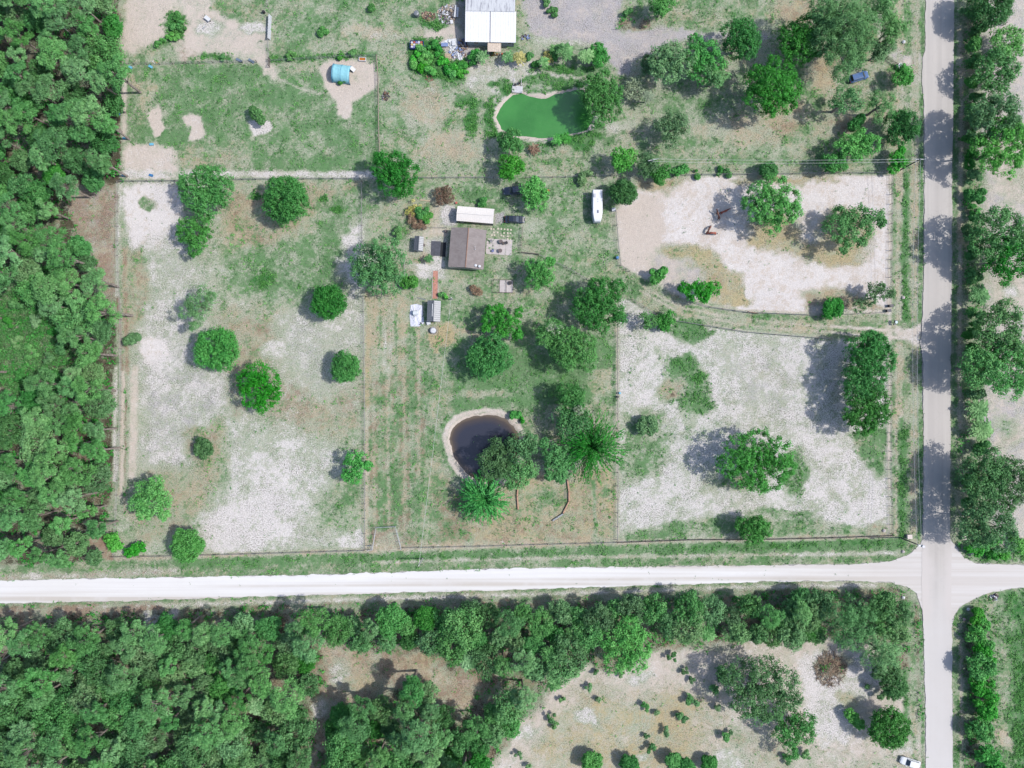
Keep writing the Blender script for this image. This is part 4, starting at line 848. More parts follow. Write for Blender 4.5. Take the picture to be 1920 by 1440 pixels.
for x, y, r, lab in ((1838, 552, 20, 'below the bright roadside oak half'), (1836, 768, 22, 'in the roadside gap, upper of two'), (1842, 806, 22, 'in the roadside gap, lower of two')):
    palm(x, y, r, 3.6, 'spiky palmetto tuft ' + lab, name='palmetto', cat='palm', group='palmettos in the roadside hedge', n=40)
for x, y, r in ((1830, 1032, 18), (1852, 1020, 20), (1880, 1030, 20), (1908, 1022, 18), (1862, 1042, 14)):
    tree('bright', x, y, r, 2.6, 'bright leafy shrub right of the crossroads below the dark oaks', group='shrubs at the right of the crossroads', cat='shrub', name='shrub')
ORD = 'first second third fourth fifth sixth seventh eighth ninth tenth eleventh twelfth thirteenth fourteenth fifteenth'.split()
for x, y, r, h in ((1836, 1152, 15, 3), (1838, 1180, 18, 4), (1840, 1200, 18, 4), (1844, 1222, 21, 4), (1838, 1250, 23, 5), (1846, 1272, 19, 4), (1848, 1296, 22, 4), (1844, 1322, 20, 4), (1850, 1340, 21, 5), (1846, 1364, 21, 4.5), (1848, 1385, 22, 4.5), (1852, 1415, 22, 4.5), (1862, 1438, 20, 4)):
    tree('bright', x, y, r + 3, h, 'bright hedge bush lower right of the paved road, %s from the top' % ORD.pop(0), group='hedge bushes lower right', cat='shrub', name='shrub')
# single trees of the southern lot
tree('bright', 1170, 1210, 54, 9, 'large bright dome shaped pine at the lower edge of the southern tree belt', [(1150, 1195, 30), (1180, 1182, 28), (1195, 1210, 28), (1160, 1225, 32), (1190, 1235, 24), (1178, 1170, 18)])
tree('oak', 1422, 1290, 76, 9, 'large dark pine in the dry southern clearing', [(1385, 1270, 32), (1425, 1262, 36), (1462, 1280, 34), (1400, 1310, 32), (1440, 1318, 34), (1475, 1300, 22), (1420, 1340, 18), (1365, 1262, 20)])
tree('bright', 1490, 1365, 40, 7, 'bright forked pine below the large dark clearing pine', [(1478, 1345, 20), (1505, 1350, 20), (1510, 1375, 18), (1480, 1380, 18), (1482, 1412, 17), (1460, 1370, 13)])
tree('round', 1665, 1366, 44, 7, 'dark tree beside the road near the white car')
tree('bright', 1600, 1347, 17, 3, 'small slanting bush on the white sand left of the dark roadside tree', [(1592, 1338, 9), (1601, 1347, 10), (1610, 1356, 9)], cat='shrub', name='shrub')
tree('pine', 1652, 1222, 44, 8, 'light green pine at the right end of the southern tree belt', [(1635, 1210, 24), (1665, 1208, 24), (1650, 1232, 26), (1675, 1228, 18), (1628, 1236, 16)])
tree('pine', 1590, 1165, 50, 10, 'large pale pine near the crossroads in the southern tree belt', [(1572, 1150, 26), (1600, 1145, 28), (1615, 1170, 26), (1585, 1185, 28), (1605, 1200, 20), (1628, 1150, 16)])
tree('round', 1110, 1426, 22, 4, 'round dark bush at the bottom edge of the straw coloured clearing')
for x, y, r in ((1180, 1432, 18), (1262, 1424, 16), (1285, 1438, 20), (1330, 1432, 16)): tree('round', x, y, r, 3.4, 'dark bush cut off by the bottom edge of the clearing', group='bushes at the bottom edge of the clearing')
CLB = [(1105, 1288, 9), (1054, 1312, 6), (1122, 1312, 5), (1035, 1346, 10), (1042, 1360, 8), (1208, 1326, 9), (1232, 1335, 5), (1292, 1312, 10), (1302, 1318, 10), (1276, 1342, 9), (1284, 1350, 8), (1284, 1258, 7), (1298, 1276, 6), (1250, 1370, 9), (1213, 1380, 5), (1220, 1400, 10), (1355, 1380, 11), (1366, 1378, 8), (1345, 1328, 7), (1352, 1258, 13), (1348, 1272, 9), (1342, 1294, 11), (1166, 1264, 6), (1118, 1260, 5), (1260, 1232, 10), (972, 1416, 8), (990, 1434, 6), (1512, 1416, 10), (1478, 1424, 9), (1655, 1298, 12), (1625, 1286, 5), (1668, 1306, 8)]
MARKS = [(1170, 1210, 'the dome shaped pine'), (1095, 1338, 'the white sand spot'), (1145, 1360, 'the mowing swirl'), (1240, 1350, 'the golden patch'), (1422, 1290, 'the large dark pine'), (1490, 1365, 'the forked pine'), (1110, 1426, 'the bottom edge round bush'), (1555, 1250, 'the brush pile'), (1665, 1366, 'the dark roadside tree'), (1330, 1432, 'the bottom edge bushes'), (1040, 1280, 'the grove tip'), (1205, 1270, 'the pale sand strip'), (940, 1400, 'the grove')]
def near(x, y):
    a, b, l = min(MARKS, key=lambda m: math.hypot(m[0] - x, m[1] - y)); dx, dy = x - a, y - b
    v = 'above ' if dy < 0 else 'below '; hz = 'right of ' if dx > 0 else 'left of '
    return (v + 'and ' + hz if .4 < abs(dx) / (abs(dy) + 1e-6) < 2.5 else hz if abs(dx) > abs(dy) else v) + l
for x, y, r in CLB: tree('olive' if r < 9 else 'oak', x, y, r * 1.1, .9 + r * .13, ('tiny' if r < 6.5 else 'small' if r < 9 else 'larger') + ' young bush on the dry clearing, ' + near(x, y), [(x + rng.uniform(-.7, .7) * r, y + rng.uniform(-.7, .7) * r, r * rng.uniform(.18, .45)) for u in range(5)], group='young bushes on the dry clearing', cat='shrub', name='shrub', dens=.6)
# shrubs and weeds on the north paddocks
for x, y, r in ((332, 26, 6), (331, 35, 8), (322, 50, 9), (335, 47, 8), (320, 66, 9), (328, 70, 8), (305, 74, 7), (296, 80, 6), (341, 52, 6)): tree('shrub', x, y, r, 1.4, 'bright weed bush in the diagonal strip across the bare dirt yard', group='weed bushes on the bare dirt yard')
for x, y, r, l in ((416, 106, 8, 'dark green bush above the blue tubs on the fence'), (602, 60, 10, 'lone weed bush in the rough grass above the turquoise shelter'), (695, 16, 8, 'green weed bush left of the top edge tank'), (640, 152, 8, 'small vivid shrub at the lower edge of the turquoise shelter'), (638, 106, 8, 'green bush behind the turquoise shelter'), (660, 100, 9, 'wide weed bush left of the orange feed box'), (545, 104, 8, 'weed bush left end of the fence behind the turquoise shelter')):
    tree('shrub', x, y, r, 1.5, l)
for x, y, r in ((790, 95, 14), (778, 104, 10), (800, 112, 13), (776, 118, 10), (790, 128, 12), (804, 134, 10), (812, 86, 10), (822, 98, 10), (850, 126, 12), (862, 134, 12), (846, 138, 10), (868, 122, 10), (830, 114, 8), (838, 130, 7)):
    tree('bright', x, y, r, 1.6, 'weed thicket bush between the trailer and the junk heap', group='weed thicket beside the junk', cat='shrub', name='shrub', dens=.8)

# --- woods: a few trees built, the rest are copies turned and scaled
def proto(style, R_, h, k=7):
    L = round_lobes(R_, h * .74 if style == 'pine' else h * .62, h * (.22 if style == 'pine' else .36), k)
    t = thing(NAME[style], '', 'tree'); me, C = crown_mesh('crown', L, style, .8); crown_part(me, style, t)
    limbs(C, h * .72, h * .022, (rng.uniform(-.4, .4), rng.uniform(-.4, .4)), 10).build('trunk', BARK, t); return t
def proto_pine(R_, h):
    L = [(0, 0, h * .9, R_ * .55, R_ * .55, h * .09)]; n = 8; a0 = rng.uniform(0, 6)
    for i in range(n):
        a = a0 + i * 2.4; q = R_ * rng.uniform(.35, .72); r = R_ * rng.uniform(.26, .42)
        L.append((q * math.cos(a), q * math.sin(a), h * rng.uniform(.66, .92), r, r, r * .6))
    t = thing('pine_tree', '', 'tree'); me, C = crown_mesh('crown', L, 'pine', 1.0); crown_part(me, 'pine', t)
    limbs(C, h * .9, h * .019, (rng.uniform(-.8, .8), rng.uniform(-.8, .8)), 14).build('trunk', BARK, t); return t
def proto_palm():
    t = thing('palm_tree', '', 'palm tree'); h = 6.5
    crown_part(fronds(34, 1.5, 2.3, .45, .6, .75, h, 14, 'palm', .9), 'palm', t, 'fronds')
    MB().tube([(0, 0, -.1), (.1, .1, h * .5), (0, 0, h)], [.22, .17, .16], 8).build('trunk', BARK, t); return t
PRO = dict(pine=[proto_pine(3.0, 12.5), proto_pine(3.9, 14.5), proto_pine(3.5, 13.5), proto_pine(4.1, 15), proto_pine(2.8, 12), proto_pine(3.3, 13), proto_pine(4.4, 14)],
           oak=[proto('oak', 4.2, 9.5), proto('oak', 4.8, 10.5), proto('oak', 3.6, 8.5), proto('oak', 4.5, 9), proto('oak', 3.2, 8, 5)], round=[proto('round', 3.0, 7, 8), proto('round', 3.6, 8, 8)],
           olive=[proto('olive', 3.4, 8), proto('olive', 4.0, 9), proto('olive', 3.0, 7.5, 5)], palm=[proto_palm()])
HT = dict(pine=[12.5, 14.5, 13.5, 15, 12, 13, 14], oak=[9.5, 10.5, 8.5, 9, 8], round=[7, 8], olive=[8, 9, 7.5], palm=[6.5])
used = set()
def inside(poly, x, y):
    c = False
    for i in range(len(poly)):
        a = poly[i - 1]; b = poly[i]
        if (a[1] > y) != (b[1] > y) and x < (b[0] - a[0]) * (y - a[1]) / (b[1] - a[1]) + a[0]: c = not c
    return c
WORD = dict(pine='tufted pine', oak='leafy oak', round='dense dark oak', olive='grey green oak', palm='cabbage palm')
def wood(poly, dmin, mix, where, avoid=(), edge=1.0):
    xs = [p[0] for p in poly]; ys = [p[1] for p in poly]; pts = []
    for _ in range(9000):
        x = random.uniform(min(xs), max(xs)); y = random.uniform(min(ys), max(ys))
        if not inside(poly, x, y): continue
        if any(math.hypot((x - a) / rx, (y - b) / ry) < 1 for a, b, rx, ry in avoid): continue
        dm = dmin * random.uniform(.8, 1.25)
        if any((x - a) ** 2 + (y - b) ** 2 < dm * dm for a, b in pts): continue
        pts.append((x, y))
    for x, y in pts:
        kd = random.choices(list(mix), list(mix.values()))[0]; i = random.randrange(len(PRO[kd])); P0 = PRO[kd][i]
        s = random.uniform(.8, 1.12); wx, wy = G(x, y, HT[kd][i] * s * .72)
        if (kd, i) in used: o = copy_tree(P0)
        else: o = P0; used.add((kd, i))
        o.location = (wx, wy, 0); o.rotation_euler = (random.uniform(-.03, .03), random.uniform(-.03, .03), random.uniform(0, 6.28)); o.scale = (s * random.uniform(.9, 1.1), s * random.uniform(.9, 1.1), s)
        loc = where(x, y); o['label'] = WORD[kd] + ' ' + loc; o['group'] = kd.replace('round', 'dark oak') + ' trees ' + loc
PALM_GAP = ((34, 640, 82, 100), (110, 655, 34, 55))
def west(x, y):
    row = next(b for a, b in ((110, 'level with the bare dirt yard'), (180, 'level with the yard fence'), (270, 'level with the bare ovals'), (345, 'level with the sandy paddock corner'), (440, 'beside the brown verge'), (540, 'level with the bright forked tree'), (690, 'around the palmetto gap'), (780, 'level with the lone bright pine'), (880, 'level with the pale bush'), (970, 'level with the flat topped tree'), (9999, 'by the white road')) if y < a)
    return ('at the western woods left edge, ' if x < 75 else 'inside the western woods, ' if x < 155 else 'on the western woods margin, ') + row
def south(x, y):
    row = 'along the white road' if y < 1205 else 'in the upper middle' if y < 1285 else 'in the lower middle' if y < 1365 else 'at the bottom edge'
    col_ = next(b for a, b in ((90, 'far left part'), (190, 'left part'), (290, 'left of centre'), (390, 'centre'), (490, 'right of centre'), (9999, 'right part')) if x < a)
    return row + ' of the southern woods, ' + col_
def belt(x, y):
    col_ = next(b for a, b in ((720, 'above the white spot'), (830, 'above the brown clearing'), (930, 'right of the brown clearing'), (1030, 'above the young bushes'), (1130, 'left of the dome pine'), (1330, 'right of the dome pine'), (1440, 'above the large dark pine'), (9999, 'left of the pale pine')) if x < a)
    return ('on the road side' if y < 1172 else 'low')  + ' in the southern belt, ' + col_
def grove(x, y):
    return 'in the ' + ('top tip' if y < 1310 else 'upper part' if y < 1365 else 'lower part' if y < 1420 else 'bottom edge') + ' of the clearing grove, ' + ('left' if x < 720 else 'middle' if x < 830 else 'right') + ' side'
wood([(-50, -50), (205, -50), (214, 60), (222, 140), (212, 250), (200, 330), (165, 345), (110, 385), (120, 430), (178, 490), (182, 545), (204, 590), (204, 640), (190, 720), (190, 860), (186, 1000), (175, 1045), (-50, 1062)], 36, dict(pine=.66, oak=.14, round=.14, olive=.06), west, PALM_GAP)
wood([(-50, 1182), (330, 1172), (470, 1160), (600, 1160), (602, 1215), (590, 1290), (560, 1350), (575, 1440), (560, 1490), (-50, 1490)], 34, dict(pine=.42, oak=.22, olive=.24, round=.06, palm=.06), south, ((20, 1215, 30, 16), (285, 1170, 22, 20), (165, 1370, 26, 18)))
wood([(615, 1166), (800, 1152), (1100, 1144), (1440, 1134), (1540, 1138), (1520, 1190), (1440, 1195), (1300, 1190), (1240, 1190), (1110, 1205), (1080, 1230), (1040, 1280), (970, 1265), (880, 1240), (800, 1215), (700, 1210), (630, 1205)], 33, dict(pine=.2, oak=.36, round=.18, olive=.18, palm=.08), belt, ((1170, 1205, 58, 56),))
wood([(625, 1350), (660, 1325), (730, 1330), (745, 1275), (790, 1275), (815, 1330), (870, 1370), (935, 1330), (985, 1290), (990, 1330), (940, 1380), (905, 1430), (910, 1490), (630, 1490)], 34, dict(pine=.5, oak=.25, round=.2, olive=.05), grove)
wood([(1500, 1125), (1540, 1125), (1530, 1195), (1450, 1195)], 30, dict(oak=.4, round=.4, olive=.2), lambda x, y: 'in the southern tree belt above the brown brush pile')
wood([(1640, 1130), (1692, 1140), (1690, 1200), (1660, 1180)], 32, dict(oak=.5, olive=.5), lambda x, y: 'at the crossroads end of the southern tree belt')
wood([(1655, 1250), (1690, 1250), (1690, 1290), (1672, 1290)], 26, dict(round=.5, olive=.5), lambda x, y: 'between the light green pine and the lower paved road')
for x, y, r, s_, l in ((30, 575, 13, 'oak', 'upper left'), (62, 600, 11, 'olive', 'upper middle'), (95, 620, 12, 'round', 'upper right'), (25, 640, 12, 'olive', 'middle left'), (58, 660, 13, 'oak', 'centre'), (90, 672, 11, 'olive', 'middle right'), (35, 700, 13, 'round', 'lower left'), (72, 712, 12, 'oak', 'lower right'), (18, 605, 10, 'round', 'left edge'), (110, 650, 11, 'oak', 'right edge')):
    tree(s_, x, y, r, 3.2, 'low bushy sapling in the palmetto gap of the western woods, ' + l, cat='shrub', name='shrub', group='saplings in the palmetto gap')
for k in PRO:
    for i, p0 in enumerate(PRO[k]):
        if (k, i) not in used:
            for ch in list(p0.children): bpy.data.objects.remove(ch)
            bpy.data.objects.remove(p0)

# --- ground cover nobody could count
def cover(name, n, wfun, size, style, zone=None, asp=.5, per=7, hz=.35, spread=.4):
    ii = np.arange(PX.size); wv = wfun().ravel().copy(); inb = ((PX > -40) & (PX < 1960) & (PY > -40) & (PY < 1480)).ravel()
    wv[~inb] = 0
    if zone is not None: wv *= zone.ravel()
    wv = wv / wv.sum(); c = rng.choice(ii, n, p=wv)
    x = (PX.ravel()[c] + rng.uniform(-1.5, 1.5, n) - 960) / S; y = (720 - PY.ravel()[c] + rng.uniform(-1.5, 1.5, n)) / S
    k = rng.uniform(.6, 1.5, n); rep = np.repeat(np.arange(n), per); m = n * per
    a = rng.uniform(0, 6.28, m); q = rng.uniform(0, spread, m) * k[rep]
    P = np.stack([x[rep] + q * np.cos(a), y[rep] + q * np.sin(a), hz * k[rep] * rng.uniform(.2, 1, m)], 1)
    N = np.stack([rng.normal(0, .6, m), rng.normal(0, .6, m), np.ones(m)], 1); T = np.stack([np.cos(a), np.sin(a), rng.uniform(0, .5, m)], 1)
    me = leaf_mesh(name, P, N, T, size * rng.uniform(.6, 1.4, m), rng.normal(.5, .16, n)[rep] + rng.normal(0, .08, m), asp)
    me.materials.append(LEAF[style]); o = bpy.data.objects.new(name, me); COL.objects.link(o); o['kind'] = 'stuff'
    o['label'] = name.replace('_', ' ') + ' spread over the ground'; return o
nz = np.clip((fbm(PX / 10, PY / 10, 301, 3) - .42) * 5, 0, 1)
cover('weed_tufts', 9000, lambda: Wt['weed'] * (1 - Wt['humus']) * nz, .3, 'shrub', per=6)
cover('grass_tufts', 14000, lambda: np.clip(Wt['green'] - .25, 0, 1) * (1 - Wt['humus']) * nz ** 2, .24, 'olive', per=4, hz=.22, spread=.25)
cover('pasture_weeds', 5200, lambda: (.12 + Wt['white'] * .3) * (Wt['green'] + .1) * nz ** 2 * (PX < 1672), .22, 'olive', per=4, hz=.2, spread=.28)
cover('grass_clumps', 6500, lambda: np.clip(Wt['green'] + .5 * Wt['tan'] - .2, 0, 1) * (1 - Wt['humus']) * np.clip((fbm(PX / 16, PY / 16, 401, 4) - .5) * 6, 0, 1) * np.clip((fbm(PX / 5, PY / 5, 411, 3) - .48) * 6, 0, 1), .3, 'shrub', per=6, hz=.3, spread=.4)
wd = (Wt['humus'] > .25)
cover('undergrowth', 7000, lambda: wd * (.25 + Wt['weed']) * nz, .5, 'round', per=8, hz=.9, spread=.7)
cover('palmetto_scrub', 3600, lambda: (np.hypot((PX - 52) / 95, (PY - 620) / 125) < 1) * (PX < 205) * (.3 + nz), .5, 'olive', per=9, hz=.9, spread=.7, asp=.3)

# ---------------------------------------------------------------- fences
WOODP = plain('weathered_fence_wood', (150, 138, 126), .9); DARKP = plain('dark_fence_wood', (104, 94, 90), .9); WIRE = plain('galvanised_wire', (176, 174, 172), .5, .4, .4); RUST = plain('rusty_panel', (196, 156, 130), .8)
POSTS = {}
def fence(pts, label, hgt=1.35, every=3.6, rails=(.45, .85, 1.25), mat=None, pr=.075, wire=.028, name='wire_fence', top=None):
    mat = mat or WOODP; x0, y0 = G(*pts[0]); t = thing(name, label, 'fence', (x0, y0, 0))
    W_ = [Vector((*G(*p), 0)) for p in pts]; spots = []
    for a, b in zip(W_[:-1], W_[1:]):
        n = max(1, round((b - a).length / every)); spots += [a.lerp(b, k / n) for k in range(n)]
    spots.append(W_[-1]); key = (mat.name, hgt, pr)
    for s in spots:
        if key not in POSTS:
            o = MB().tube([(0, 0, -.2), (0, 0, hgt)], [pr, pr * .9], 6).build('post', mat); POSTS[key] = o.data
        else: o = bpy.data.objects.new('post', POSTS[key]); COL.objects.link(o)
        o.parent = t; o.location = s - Vector((x0, y0, 0)); o.rotation_euler = (random.uniform(-.05, .05), random.uniform(-.05, .05), random.uniform(0, 6)); o.scale = (1, 1, random.uniform(.92, 1.1))
    for z in rails:
        MB().tube([p - Vector((x0, y0, 0)) + Vector((0, 0, z + random.uniform(-.03, .03))) for p in spots], wire, 4).build('strand' if wire < .04 else 'rail', WIRE if wire < .04 else mat, t)
    return t
fence([(229, 122), (300, 121), (400, 118), (482, 117)], 'old wire fence with weeds between the bare dirt yard and the green paddock', mat=DARKP)
fence([(505, 116), (600, 110), (706, 106)], 'weed grown wire fence behind the turquoise shelter', mat=DARKP)
fence([(224, 341), (330, 340), (480, 337), (600, 336), (700, 336)], 'long dark fence between the green paddock and the sandy pasture', mat=DARKP, wire=.034)
fence([(760, 335), (860, 334), (925, 334)], 'fence above the yellow plant bed, running on to the pond trees', mat=DARKP, wire=.032)
fence([(985, 334), (1060, 333), (1145, 330)], 'fence behind the pickup and the white camper', mat=DARKP)
fence([(1285, 329), (1400, 328), (1540, 326), (1664, 325)], 'fence along the top of the sandy horse paddock', mat=DARKP, wire=.032)
fence([(223, 342), (222, 480), (229, 600), (229, 760), (216, 1040)], 'wire fence between the western woods and the sandy pasture')
fence([(679, 342), (679, 400), (680, 470)], 'white gravel lined fence left of the plant bed', mat=DARKP)
fence([(682, 555), (684, 700), (685, 860), (685, 1028)], 'long fence between the sandy pasture and the mown yard')
fence([(707, 106), (710, 150), (711, 240), (714, 320)], 'brown rail fence right of the turquoise shelter', rails=(.5, .9, 1.3), wire=.055)
fence([(212, 1043), (330, 1041), (480, 1037), (684, 1031)], 'wire fence along the bottom of the sandy pasture')
fence([(756, 1026), (900, 1023), (1000, 1020), (1157, 1016)], 'wire fence along the bottom of the mown yard', mat=DARKP)
fence([(1157, 1016), (1290, 1011), (1440, 1010), (1560, 1007), (1672, 1003)], 'wire fence along the bottom of the white sand field', mat=DARKP, wire=.04)
fence([(1154, 396), (1158, 450), (1163, 498), (1180, 509)], 'wire fence along the beige left edge of the horse paddock')
fence([(1157, 600), (1157, 720), (1158, 860), (1157, 1012)], 'wire fence between the mown yard and the white sand field')
fence([(1670, 328), (1669, 420), (1668, 520), (1666, 575)], 'wire fence with many posts beside the roadside swale, upper stretch', every=2.4)
fence([(1668, 648), (1668, 760), (1667, 880), (1671, 1000)], 'wire fence with many posts beside the roadside swale, lower stretch', every=2.4)
fence([(1270, 558), (1330, 576), (1400, 586), (1540, 592), (1660, 586)], 'low fence along the upper side of the grassy drive', mat=RUST)
fence([(1185, 562), (1230, 590), (1262, 601), (1400, 623), (1555, 636)], 'low fence along the lower side of the grassy drive', mat=RUST)
fence([(980, 427), (979, 446), (977, 474), (1008, 477)], 'pale rail fence at the right end of the patio', wire=.05, every=2.3)
fence([(1010, 478), (1036, 490), (1062, 502), (1100, 524)], 'thin fence running from the patio toward the drive', mat=DARKP, every=3)
fence([(502, 0), (503, 12)], 'stub of fence at the top edge by the white wind screen')
fence([(504, 72), (505, 116)], 'short fence between the white wind screen and the paddock gate')
fence([(772, 410), (768, 440), (800, 428), (838, 428)], 'light wire pen around the grey garden shed', wire=.02, pr=.05)
fence([(758, 480), (760, 520)], 'short wire run left of the small palm', pr=.05)
def panel_fence(pts, label, mat, h=.5):
    x0, y0 = G(*pts[0]); t = thing('panel_fence', label, 'fence', (x0, y0, 0)); W_ = [Vector((*G(*p), 0)) - Vector((x0, y0, 0)) for p in pts]
    for a, b in zip(W_[:-1], W_[1:]):
        dd = b - a; MB().box(((a + b) / 2) + Vector((0, 0, h / 2)), (dd.length - .05, .34, h), math.atan2(dd.y, dd.x)).build('panel', mat, t)
    for p in W_: MB().tube([p, p + Vector((0, 0, h + .15))], .07, 6).build('post', DARKP, t)
    return t
panel_fence([(977, 902), (971, 915), (970, 930), (972, 955)], 'rusty left part of the curved pen below the bamboo', RUST)
panel_fence([(1064, 900), (1067, 922), (1067, 940), (1056, 962)], 'rusty right part of the curved pen below the bamboo', RUST)
panel_fence([(1056, 963), (1045, 970), (1036, 976)], 'grey sheet metal end of the curved pen', plain('grey_sheet', (170, 176, 180), .5, .4, .5))
MB().box((*G(1061, 926), .03), (.9, 2.3, .06)).build('flat_panel', plain('grey_panel', (140, 140, 120), .9)); tag(bpy.data.objects['flat_panel'], 'flat mesh panel lying inside the curved pen by its right side', 'panel')
WHITEP = plain('white_paint', (226, 228, 232), .6)
PENP = plain('dull_pipe', (198, 200, 204), .6)
def rails_pen(pts, label):
    x0, y0 = G(*pts[0]); t = thing('pipe_pen', label, 'pen', (x0, y0, 0)); W_ = [Vector((*G(*p), 0)) - Vector((x0, y0, 0)) for p in pts]
    for p in W_: MB().tube([p, p + Vector((0, 0, 1.5))], .06, 6).build('post', PENP, t)
    for z in (.5, .95, 1.4): MB().tube([p + Vector((0, 0, z)) for p in W_], .035, 5).build('rail', PENP, t)
    return t
rails_pen([(699, 1030), (704, 1002), (706, 988), (742, 986), (746, 1000), (750, 1015), (753, 1029)], 'white pipe pen at the bottom fence of the mown yard')
rails_pen([(690, 1022), (697, 1022), (697, 1030), (690, 1031)], 'tiny white pipe crate left of the pipe pen')
def gate(a, b, label, mat, h=1.3):
    A = Vector((*G(*a), 0)); B = Vector((*G(*b), 0)); dd = B - A; L = dd.length
    t = thing('farm_gate', label, 'gate', A, math.atan2(dd.y, dd.x))
    MB().tube([(0, 0, 0), (0, 0, h + .2)], .09, 6).build('post', DARKP, t); MB().tube([(L, 0, 0), (L, 0, h + .2)], .09, 6).build('post', DARKP, t)
    for z in (.25, .6, .95, h): MB().tube([(.1, 0, z), (L - .1, 0, z)], .045, 5).build('bar', mat, t)
    MB().tube([(.12, 0, .25), (L - .12, 0, h)], .04, 5).build('brace', mat, t)
gate((1660, 110), (1679, 124), 'dark farm gate standing open at the pale drive stub', DARKP)
gate((1880, 14), (1880, 48), 'purple brown pipe gate on the sand right of the road', plain('pipe_gate_paint', (96, 76, 92), .6), 1.6)
gate((507, 112), (506, 126), 'short dark gate leaf at the mouth of the dirt yard', DARKP)
gate((1400, 585), (1418, 588), 'small gate in the upper drive fence', RUST)

# ---------------------------------------------------------------- buildings
GLASS = plain('window_glass', (40, 52, 66), .08, .8)
def wall_box(t, Lx, Ly, h, mat, z0=0):
    for nm, c, s_ in (('wall', (0, -Ly / 2 + .08, h / 2), (Lx, .16, h)), ('wall', (0, Ly / 2 - .08, h / 2), (Lx, .16, h)), ('wall', (-Lx / 2 + .08, 0, h / 2), (.16, Ly - .33, h)), ('wall', (Lx / 2 - .08, 0, h / 2), (.16, Ly - .33, h))):
        MB().box(c, s_).build(nm, mat, t)
def window(t, x, y, z, w_, h, axis):
    s_ = (w_, .06, h) if axis == 'x' else (.06, w_, h)
    f = MB().box((x, y, z), s_).build('window', WHITEP, t)
    g = (w_ - .16, .09, h - .16) if axis == 'x' else (.09, w_ - .16, h - .16)
    MB().box((x, y, z), g).build('pane', GLASS, f)
def door(t, x, y, axis, mat):
    s_ = (.95, .08, 2.05) if axis == 'x' else (.08, .95, 2.05)
    d_ = MB().box((x, y, 1.04), s_).build('door', mat, t)
    o = (x + .34, y - .08, 1.0) if axis == 'x' else (x + (.08 if x > 0 else -.08), y + .34, 1.0)
    MB().tube([o, (o[0] + .01, o[1], o[2] + .12)], .04, 6).build('handle', WIRE, d_)
def gable_faces(t, Lx, Ly, e, r, mat, ov=.45, th=.12, ridge='y', cap=None, ribs=0, shingle=None, gmat=None):
    """two roof slopes as slabs; ridge along y (or x)"""
    for s in (-1, 1):
        hw = (Lx if ridge == 'y' else Ly) / 2 + ov; hl = (Ly if ridge == 'y' else Lx) / 2 + ov; ez = e - (r - e) * ov / (hw - ov)
        def P(u, v, z): return (u, v, z) if ridge == 'y' else (v, u, z)
        vs = [P(0, -hl, r), P(0, hl, r), P(s * hw, hl, ez), P(s * hw, -hl, ez)]; lo = [(a, b, c - th) for a, b, c in vs]
        o = MB().add(vs + lo, [(0, 1, 2, 3), (7, 6, 5, 4), (0, 3, 7, 4), (3, 2, 6, 7), (2, 1, 5, 6), (1, 0, 4, 5)]).build('roof_slope', mat, t)
        if ribs:
            mb = MB(); n = int(2 * hl / ribs)
            for k in range(n + 1):
                v = -hl + .04 + k * (2 * hl - .08) / n; a, b = Vector(P(s * .05, v, r + .02)), Vector(P(s * (hw - .02), v, ez + .02)); mb.tube([a, b], .035, 4)
            mb.build('seam', mat, o, kind='stuff')
        if shingle:
            mb = MB(); rows = int(hw / .3); sl = Vector(P(s * hw, 0, ez - r)) ; 
            for k in range(rows):
                q0 = k / rows; q1 = (k + 1.12) / rows; n = int(2 * hl / .5)
                for j in range(n):
                    v0 = -hl + (j + (.5 if k % 2 else 0) * .9) * 2 * hl / n; v1 = min(hl, v0 + 2 * hl / n - .03); lift = .03 + .012 * random.random()
                    c = [P(s * hw * q0, v0, r + (ez - r) * q0 + .012), P(s * hw * q0, v1, r + (ez - r) * q0 + .012), P(s * hw * min(1, q1), v1, r + (ez - r) * min(1, q1) + lift), P(s * hw * min(1, q1), v0, r + (ez - r) * min(1, q1) + lift)]
                    mb.add(c, [(0, 1, 2, 3)])
            mb.build('shingles', shingle, o, kind='stuff')
        tri = [P(0, s * hl - s * ov, r - th), P(hw - ov, s * hl - s * ov, e - .02), P(-(hw - ov), s * hl - s * ov, e - .02)]; tri2 = [tuple(a + b for a, b in zip(p, P(0, -s * .14, 0))) for p in tri]
        MB().add(tri + tri2, [(0, 1, 2), (5, 4, 3), (0, 3, 4, 1), (1, 4, 5, 2), (2, 5, 3, 0)]).build('gable', gmat or mat, t)
    hl = (Ly if ridge == 'y' else Lx) / 2 + ov
    MB().tube([P(0, -hl, r + .02), P(0, hl, r + .02)], .13, 6).build('ridge_cap', cap or mat, t)
def shingle_material():
    t = NT('brown_shingle'); tc = t.n('ShaderNodeTexCoord').outputs['Object']
    n = t.noise(tc, .7, 4); f = t.noise(tc, 9, 3, .7); st = t.noise(t.off(tc, (0, 0, 0), (.15, 1, 1)), 3, 2)
    c = t.mix(t.mapr(n, .35, .65), alb(166, 157, 155), alb(150, 140, 138)); c = t.mix(t.mapr(f, .4, .7, 0, .5), c, alb(128, 119, 118)); c = t.mix(t.mapr(st, .5, .7, 0, .35), c, alb(178, 168, 165))
    return t.done(t.bsdf(c, .9, .15, 0, t.bump(f, .4, .02)))
SH = shingle_material(); TANW = plain('tan_siding', (196, 178, 158), .8); GREYW = plain('grey_block_wall', (178, 186, 190), .85)
x, y = G(876, 465, 3.2)
t = thing('house', 'small brown shingled gable house in the middle of the yard', 'house', (x, y, 0), R(-4.6))
